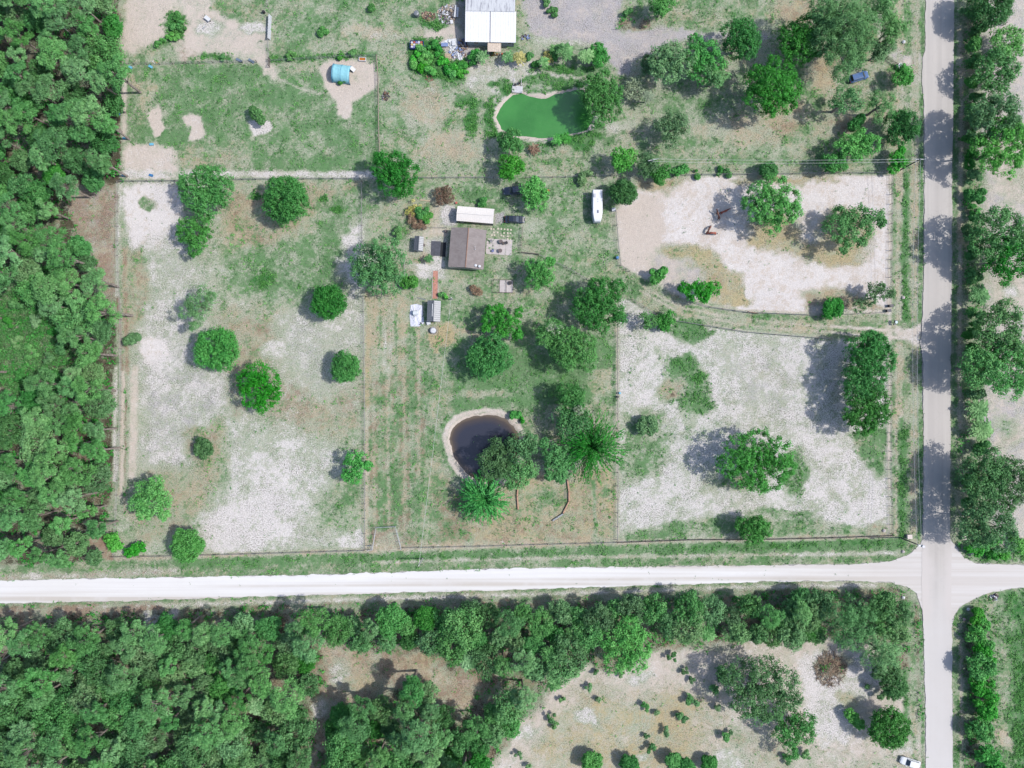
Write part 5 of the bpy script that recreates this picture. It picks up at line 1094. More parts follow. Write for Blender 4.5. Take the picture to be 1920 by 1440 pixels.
wall_box(t, 7.9, 8.9, 2.7, TANW); gable_faces(t, 7.9, 8.9, 2.7, 3.9, SH, .42, .12, 'y', plain('copper_ridge', (158, 122, 104), .7), shingle=SH, gmat=TANW)
window(t, -1.8, -4.46, 1.5, 1.3, 1.1, 'x'); door(t, 1.2, -4.46, 'x', plain('house_door', (110, 70, 54), .6)); window(t, 3.96, 1.5, 1.5, 1.3, 1.1, 'y'); window(t, 3.96, -2.2, 1.5, 1.3, 1.1, 'y'); window(t, -3.96, 1, 1.5, 1.3, 1.1, 'y'); window(t, 1.5, 4.46, 1.5, 1.3, 1.1, 'x')
for vx, vy in ((1.9, .35), (2.0, -.2)): MB().cyl((vx, vy, 3.2), .09, .5, 8).build('vent_pipe', WHITEP, t)
MB().box((-.3, -4.92, 2.46), (7.6, .12, .1)).build('gutter', plain('green_gutter', (140, 150, 142), .6), t)
for px, py in ((892, 498), (899, 499.5)):
    xx, yy = G(px, py, 3.0); v = thing('roof_turbine', 'white turbine vent on the lower right corner of the brown roof', 'roof vent', (xx, yy, 2.95), 0, 'turbine vents on the brown roof')
    MB().cyl((0, 0, -.2), .22, .3, 10).build('collar', plain('dark_collar', (60, 66, 74), .6), v); MB().tube([(0, 0, .1), (0, 0, .25), (0, 0, .5), (0, 0, .6)], [.2, .36, .33, .1], 12).build('turbine_head', WHITEP, v)
bpy.data.objects['roof_turbine']['label'] = 'left of two white turbine vents on the brown roof corner'; bpy.data.objects['roof_turbine.001']['label'] = 'right of two white turbine vents on the brown roof corner'
x, y = G(891, 401.5, 2.9); IV = plain('ivory_metal', (255, 248, 242), .5, .4, 0, .07)
t = thing('long_shed', 'long white roofed shed with tan side just above the brown house', 'shed', (x, y, 0), R(-4.6))
wall_box(t, 8.7, 3.2, 2.3, TANW); gable_faces(t, 8.7, 3.2, 2.3, 2.95, IV, .22, .08, 'x', IV, ribs=.45, gmat=TANW)
door(t, -3.2, -1.62, 'x', WHITEP); window(t, 1, -1.62, 1.4, 1.2, .9, 'x'); MB().box((4.4, -1.7, 1.0), (.25, .25, 2.0)).build('downpipe', plain('green_downpipe', (120, 150, 140), .6), t)
x, y = G(784.7, 456, 2.3); GM = plain('grey_roof_metal', (118, 122, 130), .45, .5, .3)
t = thing('garden_shed', 'small grey metal roofed shed left of the brown house', 'shed', (x, y, 0), R(-4))
wall_box(t, 1.9, 3.2, 2.0, plain('shed_side', (196, 196, 200), .7)); gable_faces(t, 1.9, 3.2, 2.0, 2.35, GM, .18, .06, 'y', GM, ribs=.4, gmat=WHITEP); door(t, 0, -1.62, 'x', WHITEP)
x, y = G(813, 583, 2.6); GM2 = plain('slate_roof_metal', (136, 140, 146), .5, .4, .2)
t = thing('tool_shed', 'grey gabled shed with a white ridge strip at the end of the orange path', 'shed', (x, y, 0), R(-2))
wall_box(t, 2.9, 4.8, 2.2, plain('shed_wall', (150, 154, 160), .8)); gable_faces(t, 2.9, 4.8, 2.2, 2.85, GM2, .2, .07, 'y', GM2, ribs=.5, gmat=GM2); MB().box((-.3, .2, 2.78), (.16, 3.1, .12), 0).build('skylight_strip', WHITEP, t); door(t, 0, 2.42, 'x', WHITEP)
# white roofed building at the top edge
xa, y0 = G(872, 78, 3.1); xb, _ = G(967, 78, 3.1); yr = G(918, 21, 3.9)[1]; yt = G(918, -60, 3.1)[1]; cx = (xa + xb) / 2
WR = plain('white_roof_metal', (248, 248, 250), .45, .4, 0, .06, 1.2)
def aged():
    t = NT('aged_roof_metal'); tc = t.n('ShaderNodeTexCoord').outputs['Object']; n = t.noise(t.off(tc, (0, 0, 0), (2.2, .35, 1)), 1.0, 4, .65)
    return t.done(t.bsdf(t.mix(t.mapr(n, .48, .72), alb(216, 218, 222), alb(140, 140, 150)), .6, .35))
AR = aged()
t = thing('white_house', 'large white metal roofed building at the top edge, seen from its grey front', 'house', (cx, y0, 0), R(-1))
wX = xb - xa; D1 = yr - y0; D2 = yt - yr
for s in (-1, 1): MB().box((s * (wX / 2 - .55), (D1 + D2) / 2, 1.5), (.2, D1 + D2 - .6, 3.0)).build('wall', GREYW, t)
MB().box((0, .45, 1.5), (wX - 1.4, .2, 3.0)).build('front_wall', GREYW, t); MB().box((0, D1 + D2 - .4, 1.5), (wX - 1.4, .2, 3.0)).build('wall', GREYW, t)
for s in (-1, 1):
    a, b = (-wX / 2, -.25) if s < 0 else (.0, wX / 2)
    vs = [(a, -.1, 3.05), (b, -.1, 3.05), (b, D1, 3.95), (a, D1, 3.95)]; lo = [(p[0], p[1], p[2] - .15) for p in vs]
    o = MB().add(vs + lo, [(0, 1, 2, 3), (7, 6, 5, 4), (0, 4, 5, 1), (1, 5, 6, 2), (2, 6, 7, 3), (3, 7, 4, 0)]).build('roof_slope', WR, t)
    mb = MB(); n = int((b - a) / .6)
    for k in range(1, n): mb.tube([(a + (b - a) * k / n, -.08, 3.07), (a + (b - a) * k / n, D1 - .1, 3.965)], .025, 4)
    mb.build('seam', WR, o, kind='stuff')
MB().box((-.125, D1 / 2, 3.38), (.24, D1, .1), 0, (math.atan2(.9, D1), 0)).build('valley_gutter', plain('dark_gutter', (150, 152, 160), .6), t)
vs = [(-wX / 2, D1 + .02, 3.95), (wX / 2 - .3, D1 + .02, 3.95), (wX / 2 - .3, D1 + D2, 2.9), (-wX / 2, D1 + D2, 2.9)]; lo = [(p[0], p[1], p[2] - .15) for p in vs]
MB().add(vs + lo, [(0, 1, 2, 3), (7, 6, 5, 4), (0, 4, 5, 1), (1, 5, 6, 2), (2, 6, 7, 3), (3, 7, 4, 0)]).build('roof_slope', AR, t)
MB().tube([(-wX / 2, D1, 4.0), (wX / 2 - .3, D1, 4.0)], .1, 6).build('ridge_cap', AR, t)
window(t, -3.6, .33, 1.7, 1.2, 1.0, 'x'); window(t, 4.6, .33, 1.8, 1.0, .8, 'x'); door(t, 1.1, .33, 'x', WHITEP)
pxc = G(927, 87, 2.5); BP = plain('beige_porch_roof', (226, 208, 190), .7); px_ = (pxc[0] - cx, pxc[1] - y0)
o = MB().box((px_[0], px_[1], 2.5), (3.3, 2.5, .12), 0, (.06, 0)).build('porch_roof', BP, t)
mb = MB(); [mb.tube([(px_[0] - 1.5 + k * .5, px_[1] - 1.22, 2.51), (px_[0] - 1.5 + k * .5, px_[1] + 1.22, 2.65)], .03, 4) for k in range(7)]; mb.build('seam', BP, o, kind='stuff')
for s in (-1, 1): MB().tube([(px_[0] + s * 1.5, px_[1] - 1.1, 0), (px_[0] + s * 1.5, px_[1] - 1.1, 2.45)], .07, 6).build('porch_post', WHITEP, t)
# turquoise barrel shelter
x, y = G(639, 134, 2.0); TQ = plain('turquoise_tarp', (150, 214, 226), .6, .3, 0, .14, 1.6)
t = thing('tarp_shelter', 'turquoise tarp covered barrel shelter on the bare sand of the green paddock', 'shelter', (x, y, 0), R(-7))
rings = []
for i in range(9):
    u = -2.2 + 4.4 * i / 8; sag = .07 * math.cos(i * math.pi / 2)
    rings.append([(u, 2.2 * math.cos(a), max(0, (2.35 + sag) * math.sin(a) ** .72)) for a in np.linspace(0.001, math.pi - .001, 15)])
vs = [p for r in rings for p in r]; fs = [(i * 15 + k, i * 15 + k + 1, (i + 1) * 15 + k + 1, (i + 1) * 15 + k) for i in range(8) for k in range(14)]
o = MB().add(vs, fs).build('tarp_cover', TQ, t, True); sm = o.modifiers.new('thick', 'SOLIDIFY'); sm.thickness = .04
for i in (0, 4, 8): MB().tube([(-2.2 + 4.4 * i / 8, 2.26 * math.cos(a), 2.44 * math.sin(a) ** .72 - .02) for a in np.linspace(0, math.pi, 15)], .05, 5).build('hoop', plain('teal_hoop', (70, 150, 190), .5), t)
MB().box((-2.16, 0, 1.0), (.05, 3.6, 1.9)).build('end_wall', plain('blue_end_tarp', (30, 110, 160), .6), t)
x, y = G(661, 129, .8); o = MB().box((0, 0, .75), (1.3, .9, .08), R(-35), (0, .35)).box((.2, -.2, .35), (.1, .9, .7), R(-35)).build('white_board', WHITEP); o.location = (x, y, 0); tag(o, 'white board leaning at the open front of the turquoise shelter', 'board')
x, y = G(680, 112); t = thing('feed_box', 'white framed box of orange feed behind the turquoise shelter', 'feeder', (x, y, 0), R(-3))
MB().box((0, .42, .25), (1.75, .12, .5)).box((0, -.42, .25), (1.75, .12, .5)).box((-.82, 0, .25), (.12, .72, .5)).box((.82, 0, .25), (.12, .72, .5)).build('frame', WHITEP, t); MB().box((0, 0, .2), (1.5, .7, .3)).build('feed', plain('orange_feed', (196, 120, 40), .9), t)

# ---------------------------------------------------------------- vehicles
RUB = plain('tyre_rubber', (34, 34, 36), .9); RIMM = plain('wheel_rim', (170, 172, 176), .3, .5, .7)
def paint(name, rgb, k=None): 
    t = NT(name); b = t.bsdf(alb(*rgb), .22, .5); b.inputs['Coat Weight'].default_value = .6; b.inputs['Coat Roughness'].default_value = .06; return t.done(b)
def car(px, py, rz, L, W, Hh, body, label, cat, name, cab=(-.42, .26), hood=.62, pickup=False):
    x, y = G(px, py, Hh * .6); t = thing(name, label, cat, (x, y, 0), rz)
    def ring(u, hw, z0, z1, r=.12): return [(u, -hw + r, z0), (u, hw - r, z0), (u, hw, z0 + r), (u, hw, z1 - r), (u, hw - r * 1.6, z1), (u, -hw + r * 1.6, z1), (u, -hw, z1 - r), (u, -hw, z0 + r)]
    hw = W / 2; bz = Hh * hood; h2 = L / 2
    prof = [(-h2, .80, .42, bz * .82), (-h2 + .12, .93, .32, bz * .95), (-h2 + .5, 1, .26, bz), (0, 1, .24, bz), (h2 - 1.2, 1, .26, bz * .97), (h2 - .45, .95, .3, bz * .88), (h2 - .1, .82, .36, bz * .76), (h2, .66, .42, bz * .66)]
    MB().loft([ring(u, hw * k, a, b) for u, k, a, b in prof]).build('body', body, t, False)
    a, b = cab[0] * L, cab[1] * L
    def cring(u, k, z): return [(u, -hw * k, bz - .06), (u, hw * k, bz - .06), (u, hw * k * .97, bz + (z - bz) * .5), (u, hw * (k - .13), z), (u, -hw * (k - .13), z), (u, -hw * k * .97, bz + (z - bz) * .5)]
    MB().loft([cring(a, .86, bz + .02), cring(a + .32, .9, Hh * .97), cring((a + b) / 2, .92, Hh), cring(b - .75, .9, Hh * .97), cring(b, .86, bz + .02)]).build('roof', body, t)
    gl = []
    def quad(nm, v, par=t):
        c = sum((Vector(p) for p in v), Vector()) / 4; return MB().add(v, [(0, 1, 2, 3)]).build(nm, GLASS, par)
    e = .02
    quad('windscreen', [(b - .02 + e, -hw * .74, bz + .05), (b - .02 + e, hw * .74, bz + .05), (b - .68, hw * .68, Hh * .965 + e), (b - .68, -hw * .68, Hh * .965 + e)])
    quad('rear_window', [(a - e + .02, -hw * .72, bz + .06), (a - e + .02, hw * .72, bz + .06), (a + .28, hw * .66, Hh * .955 + e), (a + .28, -hw * .66, Hh * .955 + e)])
    for s in (-1, 1):
        quad('side_window', [(a + .4, s * (hw * .905), bz + .03), (b - .45, s * (hw * .905), bz + .03), (b - .9, s * (hw * .83), Hh * .93), (a + .5, s * (hw * .83), Hh * .93)])
        MB().box((b - .25, s * (hw + .1), bz + .02), (.16, .22, .14)).build('wing_mirror', body, t)
        MB().box((h2 - .1, s * hw * .6, bz * .68), (.2, .34, .14)).build('headlight', plain('lamp_glass', (220, 224, 230), .15, .6), t)
        MB().box((-h2 + .02, s * hw * .66, bz * .8), (.12, .3, .16)).build('tail_light', plain('tail_red', (150, 24, 22), .3), t)
        for u in (-.31 * L, .31 * L):
            w_ = MB().tube([(u, s * (hw - .2), .33), (u, s * (hw + .015), .33)], .33, 14).build('wheel', RUB, t); MB().tube([(u, s * (hw - .02), .33), (u, s * (hw + .03), .33)], .19, 10).build('rim', RIMM, w_)
    for u in (-h2 - .02, h2 + .0): MB().box((u, 0, .48), (.16, W * .8, .2)).build('bumper', body if u > 0 else RUB, t)
    if pickup: MB().box((-.30 * L, 0, bz - .02), (L * .26, W * .74, .08)).build('bed', plain('bed_liner', (36, 38, 42), .9), t)
    return t
NAVY = paint('navy_paint', (34, 44, 66)); BLACKB = paint('blue_black_paint', (26, 36, 50)); BLUEV = paint('steel_blue_paint', (62, 104, 158)); WHT = paint('white_car_paint', (244, 246, 250))
car(964, 356.5, R(184), 5.2, 1.95, 1.8, NAVY, 'dark blue pickup half hidden under the bright tree above the yard', 'car', 'parked_car', (-.40, .22))
car(965, 411, R(-1.5), 4.9, 1.85, 1.45, BLACKB, 'blue black sedan parked at the right end of the long white shed', 'car', 'parked_car', (-.36, .2))
o = car(1611.5, 143, R(17), 4.9, 1.95, 1.75, BLUEV, 'steel blue minivan parked on the grass near the road', 'car', 'parked_car', (-.46, .28))
for s in (-1, 1): MB().tube([(-1.9, s * .62, 1.80), (.4, s * .62, 1.83)], .03, 5).build('roof_rail', WIRE, o)
car(1708, 1431, R(163), 5.0, 1.9, 1.6, WHT, 'white car at the bottom edge beside the paved road', 'car', 'parked_car', (-.42, .24))
x, y = G(1120.5, 385, 2.8); CW = plain('camper_white', (246, 247, 252), .4, .4, 0, .04)
t = thing('camper_trailer', 'long white camper trailer parked on the grass by the round tree', 'camper', (x, y, 0), R(-90))
def cr(u, hw, z0, z1): return [(u, -hw, z0), (u, hw, z0), (u, hw, z1 - .2), (u, hw - .15, z1), (u, -hw + .15, z1), (u, -hw, z1 - .2)]
MB().loft([cr(-3.9, 1.18, .55, 2.75), cr(-3.8, 1.22, .5, 2.9), cr(1.7, 1.24, .5, 2.92), cr(3.2, 1.0, .55, 2.85), cr(3.75, .85, .6, 2.6), cr(3.95, .8, .8, 2.1)]).build('body', CW, t)
MB().box((-.2, -1.25, 1.1), (5.6, .05, .35)).box((-.2, 1.25, 1.1), (5.6, .05, .35)).build('stripe', plain('camper_stripe', (150, 170, 210), .5), t)
MB().box((1.55, .1, 3.0), (.75, .3, .16)).build('roof_vent', plain('vent_grey', (140, 142, 160), .6), t); MB().box((-2.4, -.75, 2.97), (.9, .5, .14)).build('awning_box', plain('awning_grey', (200, 204, 214), .6), t)
for u in (-1.5, -.9): MB().cyl((u, .05, 2.9), .08, .12, 8).build('vent_pipe', GM, t)
for u in (-2.6, -.4): f = MB().box((u, 1.25, 1.9), (1.1, .05, .6)).build('window', WHITEP, t); MB().box((u, 1.265, 1.9), (.95, .05, .48)).build('pane', GLASS, f)
for u in (-2.9, .9): f = MB().box((u, -1.25, 1.9), (1.0, .05, .6)).build('window', WHITEP, t); MB().box((u, -1.265, 1.9), (.85, .05, .48)).build('pane', GLASS, f)
d_ = MB().box((-.9, -1.26, 1.5), (.75, .06, 1.85)).build('door', CW, t); MB().box((-.65, -1.3, 1.5), (.06, .06, .2)).build('handle', GM, d_)
for s in (-1, 1):
    for u in (-1.0, -.2): w_ = MB().tube([(u, s * 1.0, .36), (u, s * 1.22, .36)], .36, 14).build('wheel', RUB, t); MB().tube([(u, s * 1.18, .36), (u, s * 1.24, .36)], .2, 10).build('rim', RIMM, w_)
MB().tube([(3.7, -.7, .5), (5.0, 0, .5)], .06, 6).tube([(3.7, .7, .5), (5.0, 0, .5)], .06, 6).build('hitch', DARKP, t)

# ---------------------------------------------------------------- horses
def horse(px, py, rz, coat, mane, label, graze=.0, turn=0.0):
    x, y = G(px, py, 1.0); t = thing('horse', label, 'horse', (x, y, 0), rz)
    V = [(0, 0, 1.12), (-.42, 0, 1.15), (-.72, 0, 1.12), (.4, 0, 1.12), (.68, 0, 1.12)]; Rd = [.30, .31, .24, .30, .24]; E = [(0, 1), (1, 2), (0, 3), (3, 4)]
    ct, st = math.cos(turn), math.sin(turn)
    def nk(u, z): V.append((.68 + u * ct, u * st, z)); return len(V) - 1
    if graze > .5: hd = [(.28, .98, .18), (.52, .66, .15), (.66, .42, .12), (.80, .22, .10), (.92, .08, .075)]
    else: hd = [(.25, 1.34, .19), (.5, 1.62, .15), (.62, 1.80, .13), (.82, 1.70, .11), (1.06, 1.52, .075)]
    prev = 4
    for u, z, r in hd: k = nk(u, z); Rd.append(r); E.append((prev, k)); prev = k
    for s in (-1, 1):   # ears, fore legs, hind legs with hock
        k = len(V); u, z, r = hd[2]; V.append((.68 + (u - .04) * ct - s * .09 * st, (u - .04) * st + s * .09 * ct, z + .17)); Rd.append(.025); E.append((7, k))
        k = len(V); off = .06 * s
        V += [(.58, s * .17, .86), (.56 + off, s * .18, .5), (.58 + off, s * .18, .14), (.64 + off, s * .18, .03)]; Rd += [.13, .075, .05, .06]; E += [(4, k), (k, k + 1), (k + 1, k + 2), (k + 2, k + 3)]
        k = len(V); off = -.05 * s
        V += [(-.70, s * .18, .88), (-.62 + off, s * .19, .70), (-.82 + off, s * .19, .48), (-.76 + off, s * .19, .12), (-.70 + off, s * .19, .03)]; Rd += [.19, .12, .07, .05, .06]; E += [(2, k), (k, k + 1), (k + 1, k + 2), (k + 2, k + 3), (k + 3, k + 4)]
    me = bpy.data.meshes.new('horse_skeleton'); me.from_pydata(V, E, []); o = bpy.data.objects.new('horse_skeleton', me); COL.objects.link(o)
    sk = o.modifiers.new('skin', 'SKIN'); sk.use_smooth_shade = True
    for i, r in enumerate(Rd): me.skin_vertices[0].data[i].radius = (r * (.82 if i < 5 else 1), r)
    me.skin_vertices[0].data[0].use_root = True; o.modifiers.new('sub', 'SUBSURF').levels = 1
    dg = bpy.context.evaluated_depsgraph_get(); m2 = bpy.data.meshes.new_from_object(o.evaluated_get(dg)); bpy.data.objects.remove(o)
    m2.name = 'body'; m2.materials.clear(); m2.materials.append(coat); b = bpy.data.objects.new('body', m2); COL.objects.link(b); b.parent = t
    MB().tube([(-.92, 0, 1.2), (-1.1, .03, 1.0), (-1.12, .05, .62), (-1.06, .05, .35)], [.05, .09, .08, .03], 6).build('tail', mane, t)
    h0, h1 = hd[0], hd[2]; MB().tube([(.66, 0, 1.36), (.68 + h0[0] * ct, h0[0] * st, h0[1] + .16), (.68 + h1[0] * .9 * ct, h1[0] * .9 * st, h1[1] + .14)], [.05, .075, .05], 5).build('mane', mane, t)
CHEST = plain('chestnut_coat', (172, 84, 62), .6); BAY = plain('bay_coat', (120, 72, 56), .6); DKM = plain('dark_mane', (52, 34, 32), .8)
horse(1337, 437, R(176), CHEST, DKM, 'chestnut horse standing sideways in the sun on the paddock sand', 1, .2)
horse(1329, 431, R(66), BAY, CHEST, 'dark bay horse standing lengthwise beside the chestnut one in the sun', 1, -.3)
horse(1347, 404, R(108), BAY, DKM, 'bay horse with dark mane in the shade edge of the paddock tree', 0, .2)
horse(1357, 397, R(24), CHEST, DKM, 'chestnut horse deeper in the shade beside the bay one', 0, 0)

# ---------------------------------------------------------------- poles and lines
POLE = plain('pole_wood', (92, 90, 94), .9); INS = plain('insulator', (200, 206, 214), .3)
def pole(px, py, h, label, arm=None, lamp=False, mat=None):
    x, y = G(px, py, h); t = thing('utility_pole', label, 'utility pole', (x, y, 0))
    MB().tube([(0, 0, -.3), (0, 0, h)], [.17, .12], 8).build('shaft', mat or POLE, t)
    if arm is not None:
        a = MB().box((0, 0, h - .25), (2.5, .14, .14), arm).build('crossarm', plain('arm_pale', (206, 208, 210), .7), t)
        for u in (-1.1, 0, 1.1): MB().cyl((u * math.cos(arm), u * math.sin(arm), h - .17), .07, .22, 8).build('insulator', INS, a)
    if lamp:
        MB().box((.1, .0, h - .2), (1.6, .35, .3), R(-12)).build('transformer_bracket', WHITEP, t); MB().cyl((.35, -.05, h - .5), .3, .75, 10).build('transformer', plain('transformer_grey', (216, 218, 232), .5), t)
    return Vector((x, y, h))
E1 = pole(1726, 298, 9, 'wooden power pole with crossarm at the upper road verge', 0.0)
W1 = pole(1225, 299, 8, 'grey power pole standing inside the pole tree above the paddock', .2, mat=plain('grey_pole', (170, 170, 170), .8))
E2 = pole(1728, 1024, 9.5, 'dark power pole with white transformer at the crossroads corner', None, True)
S1 = pole(785, 1061, 7.5, 'slim pale pole by the white road below the mown yard', None, mat=plain('pale_pole', (206, 206, 204), .8))
N1 = pole(846, 558, 3.2, 'short meter post beside the small shrubs at the orange path end', None, mat=plain('pale_pole', (206, 206, 204), .8))
LINE = plain('aluminium_line', (226, 226, 224), .4, .4)
def cable(a, b, sag, r, label, oa=(0, 0, 0), ob=(0, 0, 0), group=None):
    A = a + Vector(oa); B = b + Vector(ob); mb = MB()
    mb.tube([A.lerp(B, k / 16) - Vector((0, 0, sag * 4 * (k / 16) * (1 - k / 16))) for k in range(17)], r, 4); o = mb.build('power_line', LINE); tag(o, label, 'cable', group)
cable(W1, E1, 1.0, .026, 'upper of two thin lines strung above the horse paddock fence', (0, .2, -.1), (-1.1, 0, 0)); cable(W1, E1, 1.4, .026, 'lower of two thin lines strung above the horse paddock fence', (0, -.3, -.5), (-.2, -.4, -.6))
cable(E1, E2, 1.6, .028, 'left line of the road verge power line', (-1.1, 0, 0), (-.9, 0, -.2)); cable(E1, E2, 1.6, .028, 'right line of the road verge power line', (0, 0, .1), (0, 0, 0))
cable(S1, N1, .8, .03, 'pale service line crossing the mown yard to the grey tool shed', (0, 0, -.1), (0, 0, -.1))
# stay wire struts at the slim pole
o = MB().tube([(S1.x, S1.y, 5.0), (*G(798, 1047), 0)], .03, 4).build('stay_wire', LINE); tag(o, 'thin stay wire of the slim pale pole', 'cable')

# ---------------------------------------------------------------- yard things
def solid(name, mb, mat, label, cat, px, py, z=0, rz=0, group=None, h=0):
    o = mb.build(name, mat); o.location = (*G(px, py, h), z); o.rotation_euler = (0, 0, rz); return tag(o, label, cat, group)
CONC = plain('pale_concrete', (208, 200, 198), .9, .15, 0, .08, 1.2); BRK = plain('orange_brick', (214, 156, 138), .9, .2, 0, .24, 4)
# patio, slab and stepping stones
o = thing('patio', 'pale concrete patio on the right side of the brown house', 'patio', (*G(936, 463), 0), R(-4))
for i in range(4):
    for j in range(3): MB().box((-2.45 + i * 1.62, -1.3 + j * 1.3, .05 + .008 * ((i + j) % 2)), (1.58, 1.26, .12)).build('slab', CONC, o)
SS = [(921, 429), (926, 430), (934, 429), (940, 429.5), (946, 430), (952, 430.5), (958, 431), (926, 436), (933, 436), (945, 437), (952, 437), (957, 437.5), (922, 441), (927, 441), (940, 441.5), (944, 443), (952, 443.5), (952, 448), (957, 449), (957, 455)]
sm_ = None
for i, (a, b) in enumerate(SS):
    if sm_ is None: o = MB().box((0, 0, .05), (.46, .46, .14), 0, None, .9).build('stepping_stone', plain('cream_stone', (222, 212, 194), .9)); sm_ = o.data
    else: o = bpy.data.objects.new('stepping_stone', sm_); COL.objects.link(o)
    o.location = (*G(a, b), 0); o.rotation_euler = (0, 0, random.uniform(-.3, .3)); o.scale = (random.uniform(.85, 1.2), random.uniform(.85, 1.15), 1)
    tag(o, 'cream stepping stone in the lawn grid right of the brown house', 'paver', 'stepping stones right of the house')
def table(px, py, label, r=.5):
    t = thing('round_table', label, 'table', (*G(px, py), .12)); MB().cyl((0, 0, .68), r, .06, 16).build('tabletop', plain('dark_wicker', (112, 100, 100), .8), t); MB().cyl((0, 0, 0), .08, .68, 8).build('pedestal', DARKP, t)
table(939, 454, 'upper round dark table on the patio'); table(938, 471, 'lower round dark table on the patio')
def chair(px, py, rz, mat, label):
    t = thing('patio_chair', label, 'chair', (*G(px, py), .12), rz); MB().box((0, 0, .42), (.55, .55, .07)).build('seat', mat, t); MB().box((0, .27, .7), (.55, .06, .55)).build('backrest', mat, t)
    for a in (-.23, .23):
        for b in (-.23, .23): MB().tube([(a, b, 0), (a, b, .4)], .025, 5).build('leg', DARKP, t)
BLK = plain('black_plastic', (44, 42, 48), .6); BLU = plain('blue_fabric', (130, 140, 190), .8)
chair(950, 456, .4, BLK, 'black patio chair right of the upper round table'); chair(924, 471, -.2, BLU, 'pale blue patio chair at the lower left of the patio'); chair(921, 453, .1, plain('grey_chair', (150, 150, 158), .7), 'grey patio chair against the brown house wall'); chair(944, 457, 1.2, DARKP, 'brown patio chair beside the upper round table')
o = thing('slab_frame', 'dark pipe frame with a pale slab on the lawn below the house', 'kennel', (*G(943, 537), 0), R(-1))
MB().box((.85, 0, .08), (3.3, 3.05, .16)).build('slab', CONC, o)
for a in (-2.5, -.85, .85, 2.5):
    for b in (-1.58, 1.58): MB().tube([(a, b, 0), (a, b, .5)], .05, 6).build('post', DARKP, o)
    MB().tube([(a, -1.58, .5), (a, 1.58, .5)], .05, 6).build('bar', DARKP, o)
for b in (-1.58, 1.58): MB().tube([(-2.5, b, .5), (2.5, b, .5)], .05, 6).build('bar', DARKP, o)
solid('fire_bowl', MB().cyl((0, 0, 0), .42, .35, 14, .5), BLK, 'dark bowl on the upper right of the pale slab', 'bowl', 956, 531, .16)
# brick path: every brick is small, so the courses are one piece
o = thing('brick_path', 'narrow orange brick path from the house to the grey tool shed', 'path', (*G(816, 534), 0), R(-1.2))
mb = MB()
for r_ in range(66):
    for c in range(5): mb.box((-.5 + c * .235 + (.1 if r_ % 2 else 0), -3.4 + r_ * .105, .04 + random.uniform(-.01, .012)), (.22, .095, .09))
mb.build('bricks', BRK, o, kind='stuff'); MB().box((-.70, 0, .05), (.12, 7.0, .12)).box((.72, 0, .05), (.12, 7.0, .12)).build('edging', CONC, o)
mat_ = solid('mat_or_shade_sheet', MB().box((0, 0, .02), (2.4, 3.7, .05)), plain('dark_mat', (92, 94, 104), .9, .2, 0, .25, 1.5), 'dark grey mat lying between the garden shed and the house', 'mat', 817, 466, 0, R(-2))
solid('mat_or_shade_sheet', MB().box((0, 0, .05), (1.3, 3.6, .1)), plain('painted_house_shade', (38, 42, 48), .9), 'nearly black strip of painted shadow along the left wall of the house', 'painted_shadow', 831, 468, 0, R(-3))  # flat black strip paints the house's own shadow on the ground beside it
for a, b, l in ((836, 434, 'grey drum in the shade at the upper left house corner'), (795, 460, 'brown pot beside the garden shed')): solid('drum', MB().cyl((0, 0, 0), .28, .8, 12).cyl((0, 0, .8), .3, .05, 12), plain('drum_' + str(a), (110, 96, 96), .6), l, 'drum', a, b)

def heap(px, py, rx, ry, n, mats, label, cat, name, smin=.2, smax=.8, hz=.5, thin=None):
    """loose scrap, too mixed to pick apart: one mesh per colour under one thing"""
    t = thing(name, label, cat, (*G(px, py), 0))
    for m in mats:
        mb = MB()
        for _ in range(n // len(mats)):
            a = random.uniform(0, 6.28); q = math.sqrt(random.random()); L = random.uniform(smin, smax); w_ = thin * random.uniform(.6, 1.6) if thin else L * random.uniform(.12, .7)
            mb.box((q * math.cos(a) * rx / S, q * math.sin(a) * ry / S, random.uniform(.04, hz) * (1.1 - q)), (L, w_, thin if thin else random.uniform(.04, .2)), random.uniform(0, 3.14), (random.uniform(-.5, .5), random.uniform(-.5, .5)))
        mb.build('scrap', m, t, kind='stuff')
SCR = [plain('scrap_white', (232, 234, 240), .6), plain('scrap_grey', (140, 140, 146), .7), plain('scrap_dark', (76, 66, 66), .8), plain('scrap_brown', (138, 102, 84), .8), plain('scrap_blue', (130, 150, 196), .6), plain('scrap_tan', (198, 176, 150), .8)]
heap(838, 27, 17, 18, 260, [SCR[0], SCR[1], SCR[2], SCR[5], SCR[1]], 'heap of white and grey scrap left of the white building', 'scrap heap', 'scrap_heap')
heap(803, 31, 14, 9, 90, [SCR[3], SCR[2], SCR[5]], 'brown scrap heap between the grey tank and the white scrap', 'scrap heap', 'scrap_heap')
heap(868, 84, 10, 12, 110, [SCR[2], SCR[3], SCR[4], SCR[5]], 'mixed scrap heap against the left corner of the white building', 'scrap heap', 'scrap_heap')
heap(858, 98, 16, 12, 80, [SCR[0], SCR[3], SCR[1], SCR[4]], 'white littered scrap heap under the white building corner', 'scrap heap', 'scrap_heap')
heap(925, 101, 12, 4, 40, [SCR[2], SCR[3], plain('scrap_yellow', (190, 150, 60), .7)], 'clutter in the shade in front of the beige porch', 'clutter', 'clutter_pile', .15, .5)
heap(985, 70, 9, 6, 40, [SCR[2], SCR[1], SCR[4]], 'dark clutter on white gravel right of the white building', 'clutter', 'clutter_pile', .2, .7)
heap(723, 180, 8, 9, 36, [SCR[2], SCR[1], SCR[3]], 'dark junk beside the rail fence right of the paddock', 'junk', 'clutter_pile', .2, .9)
heap(805, 140, 9, 13, 30, [SCR[2], SCR[3]], 'brown gap of junk inside the weed thicket', 'junk', 'clutter_pile', .2, .9)
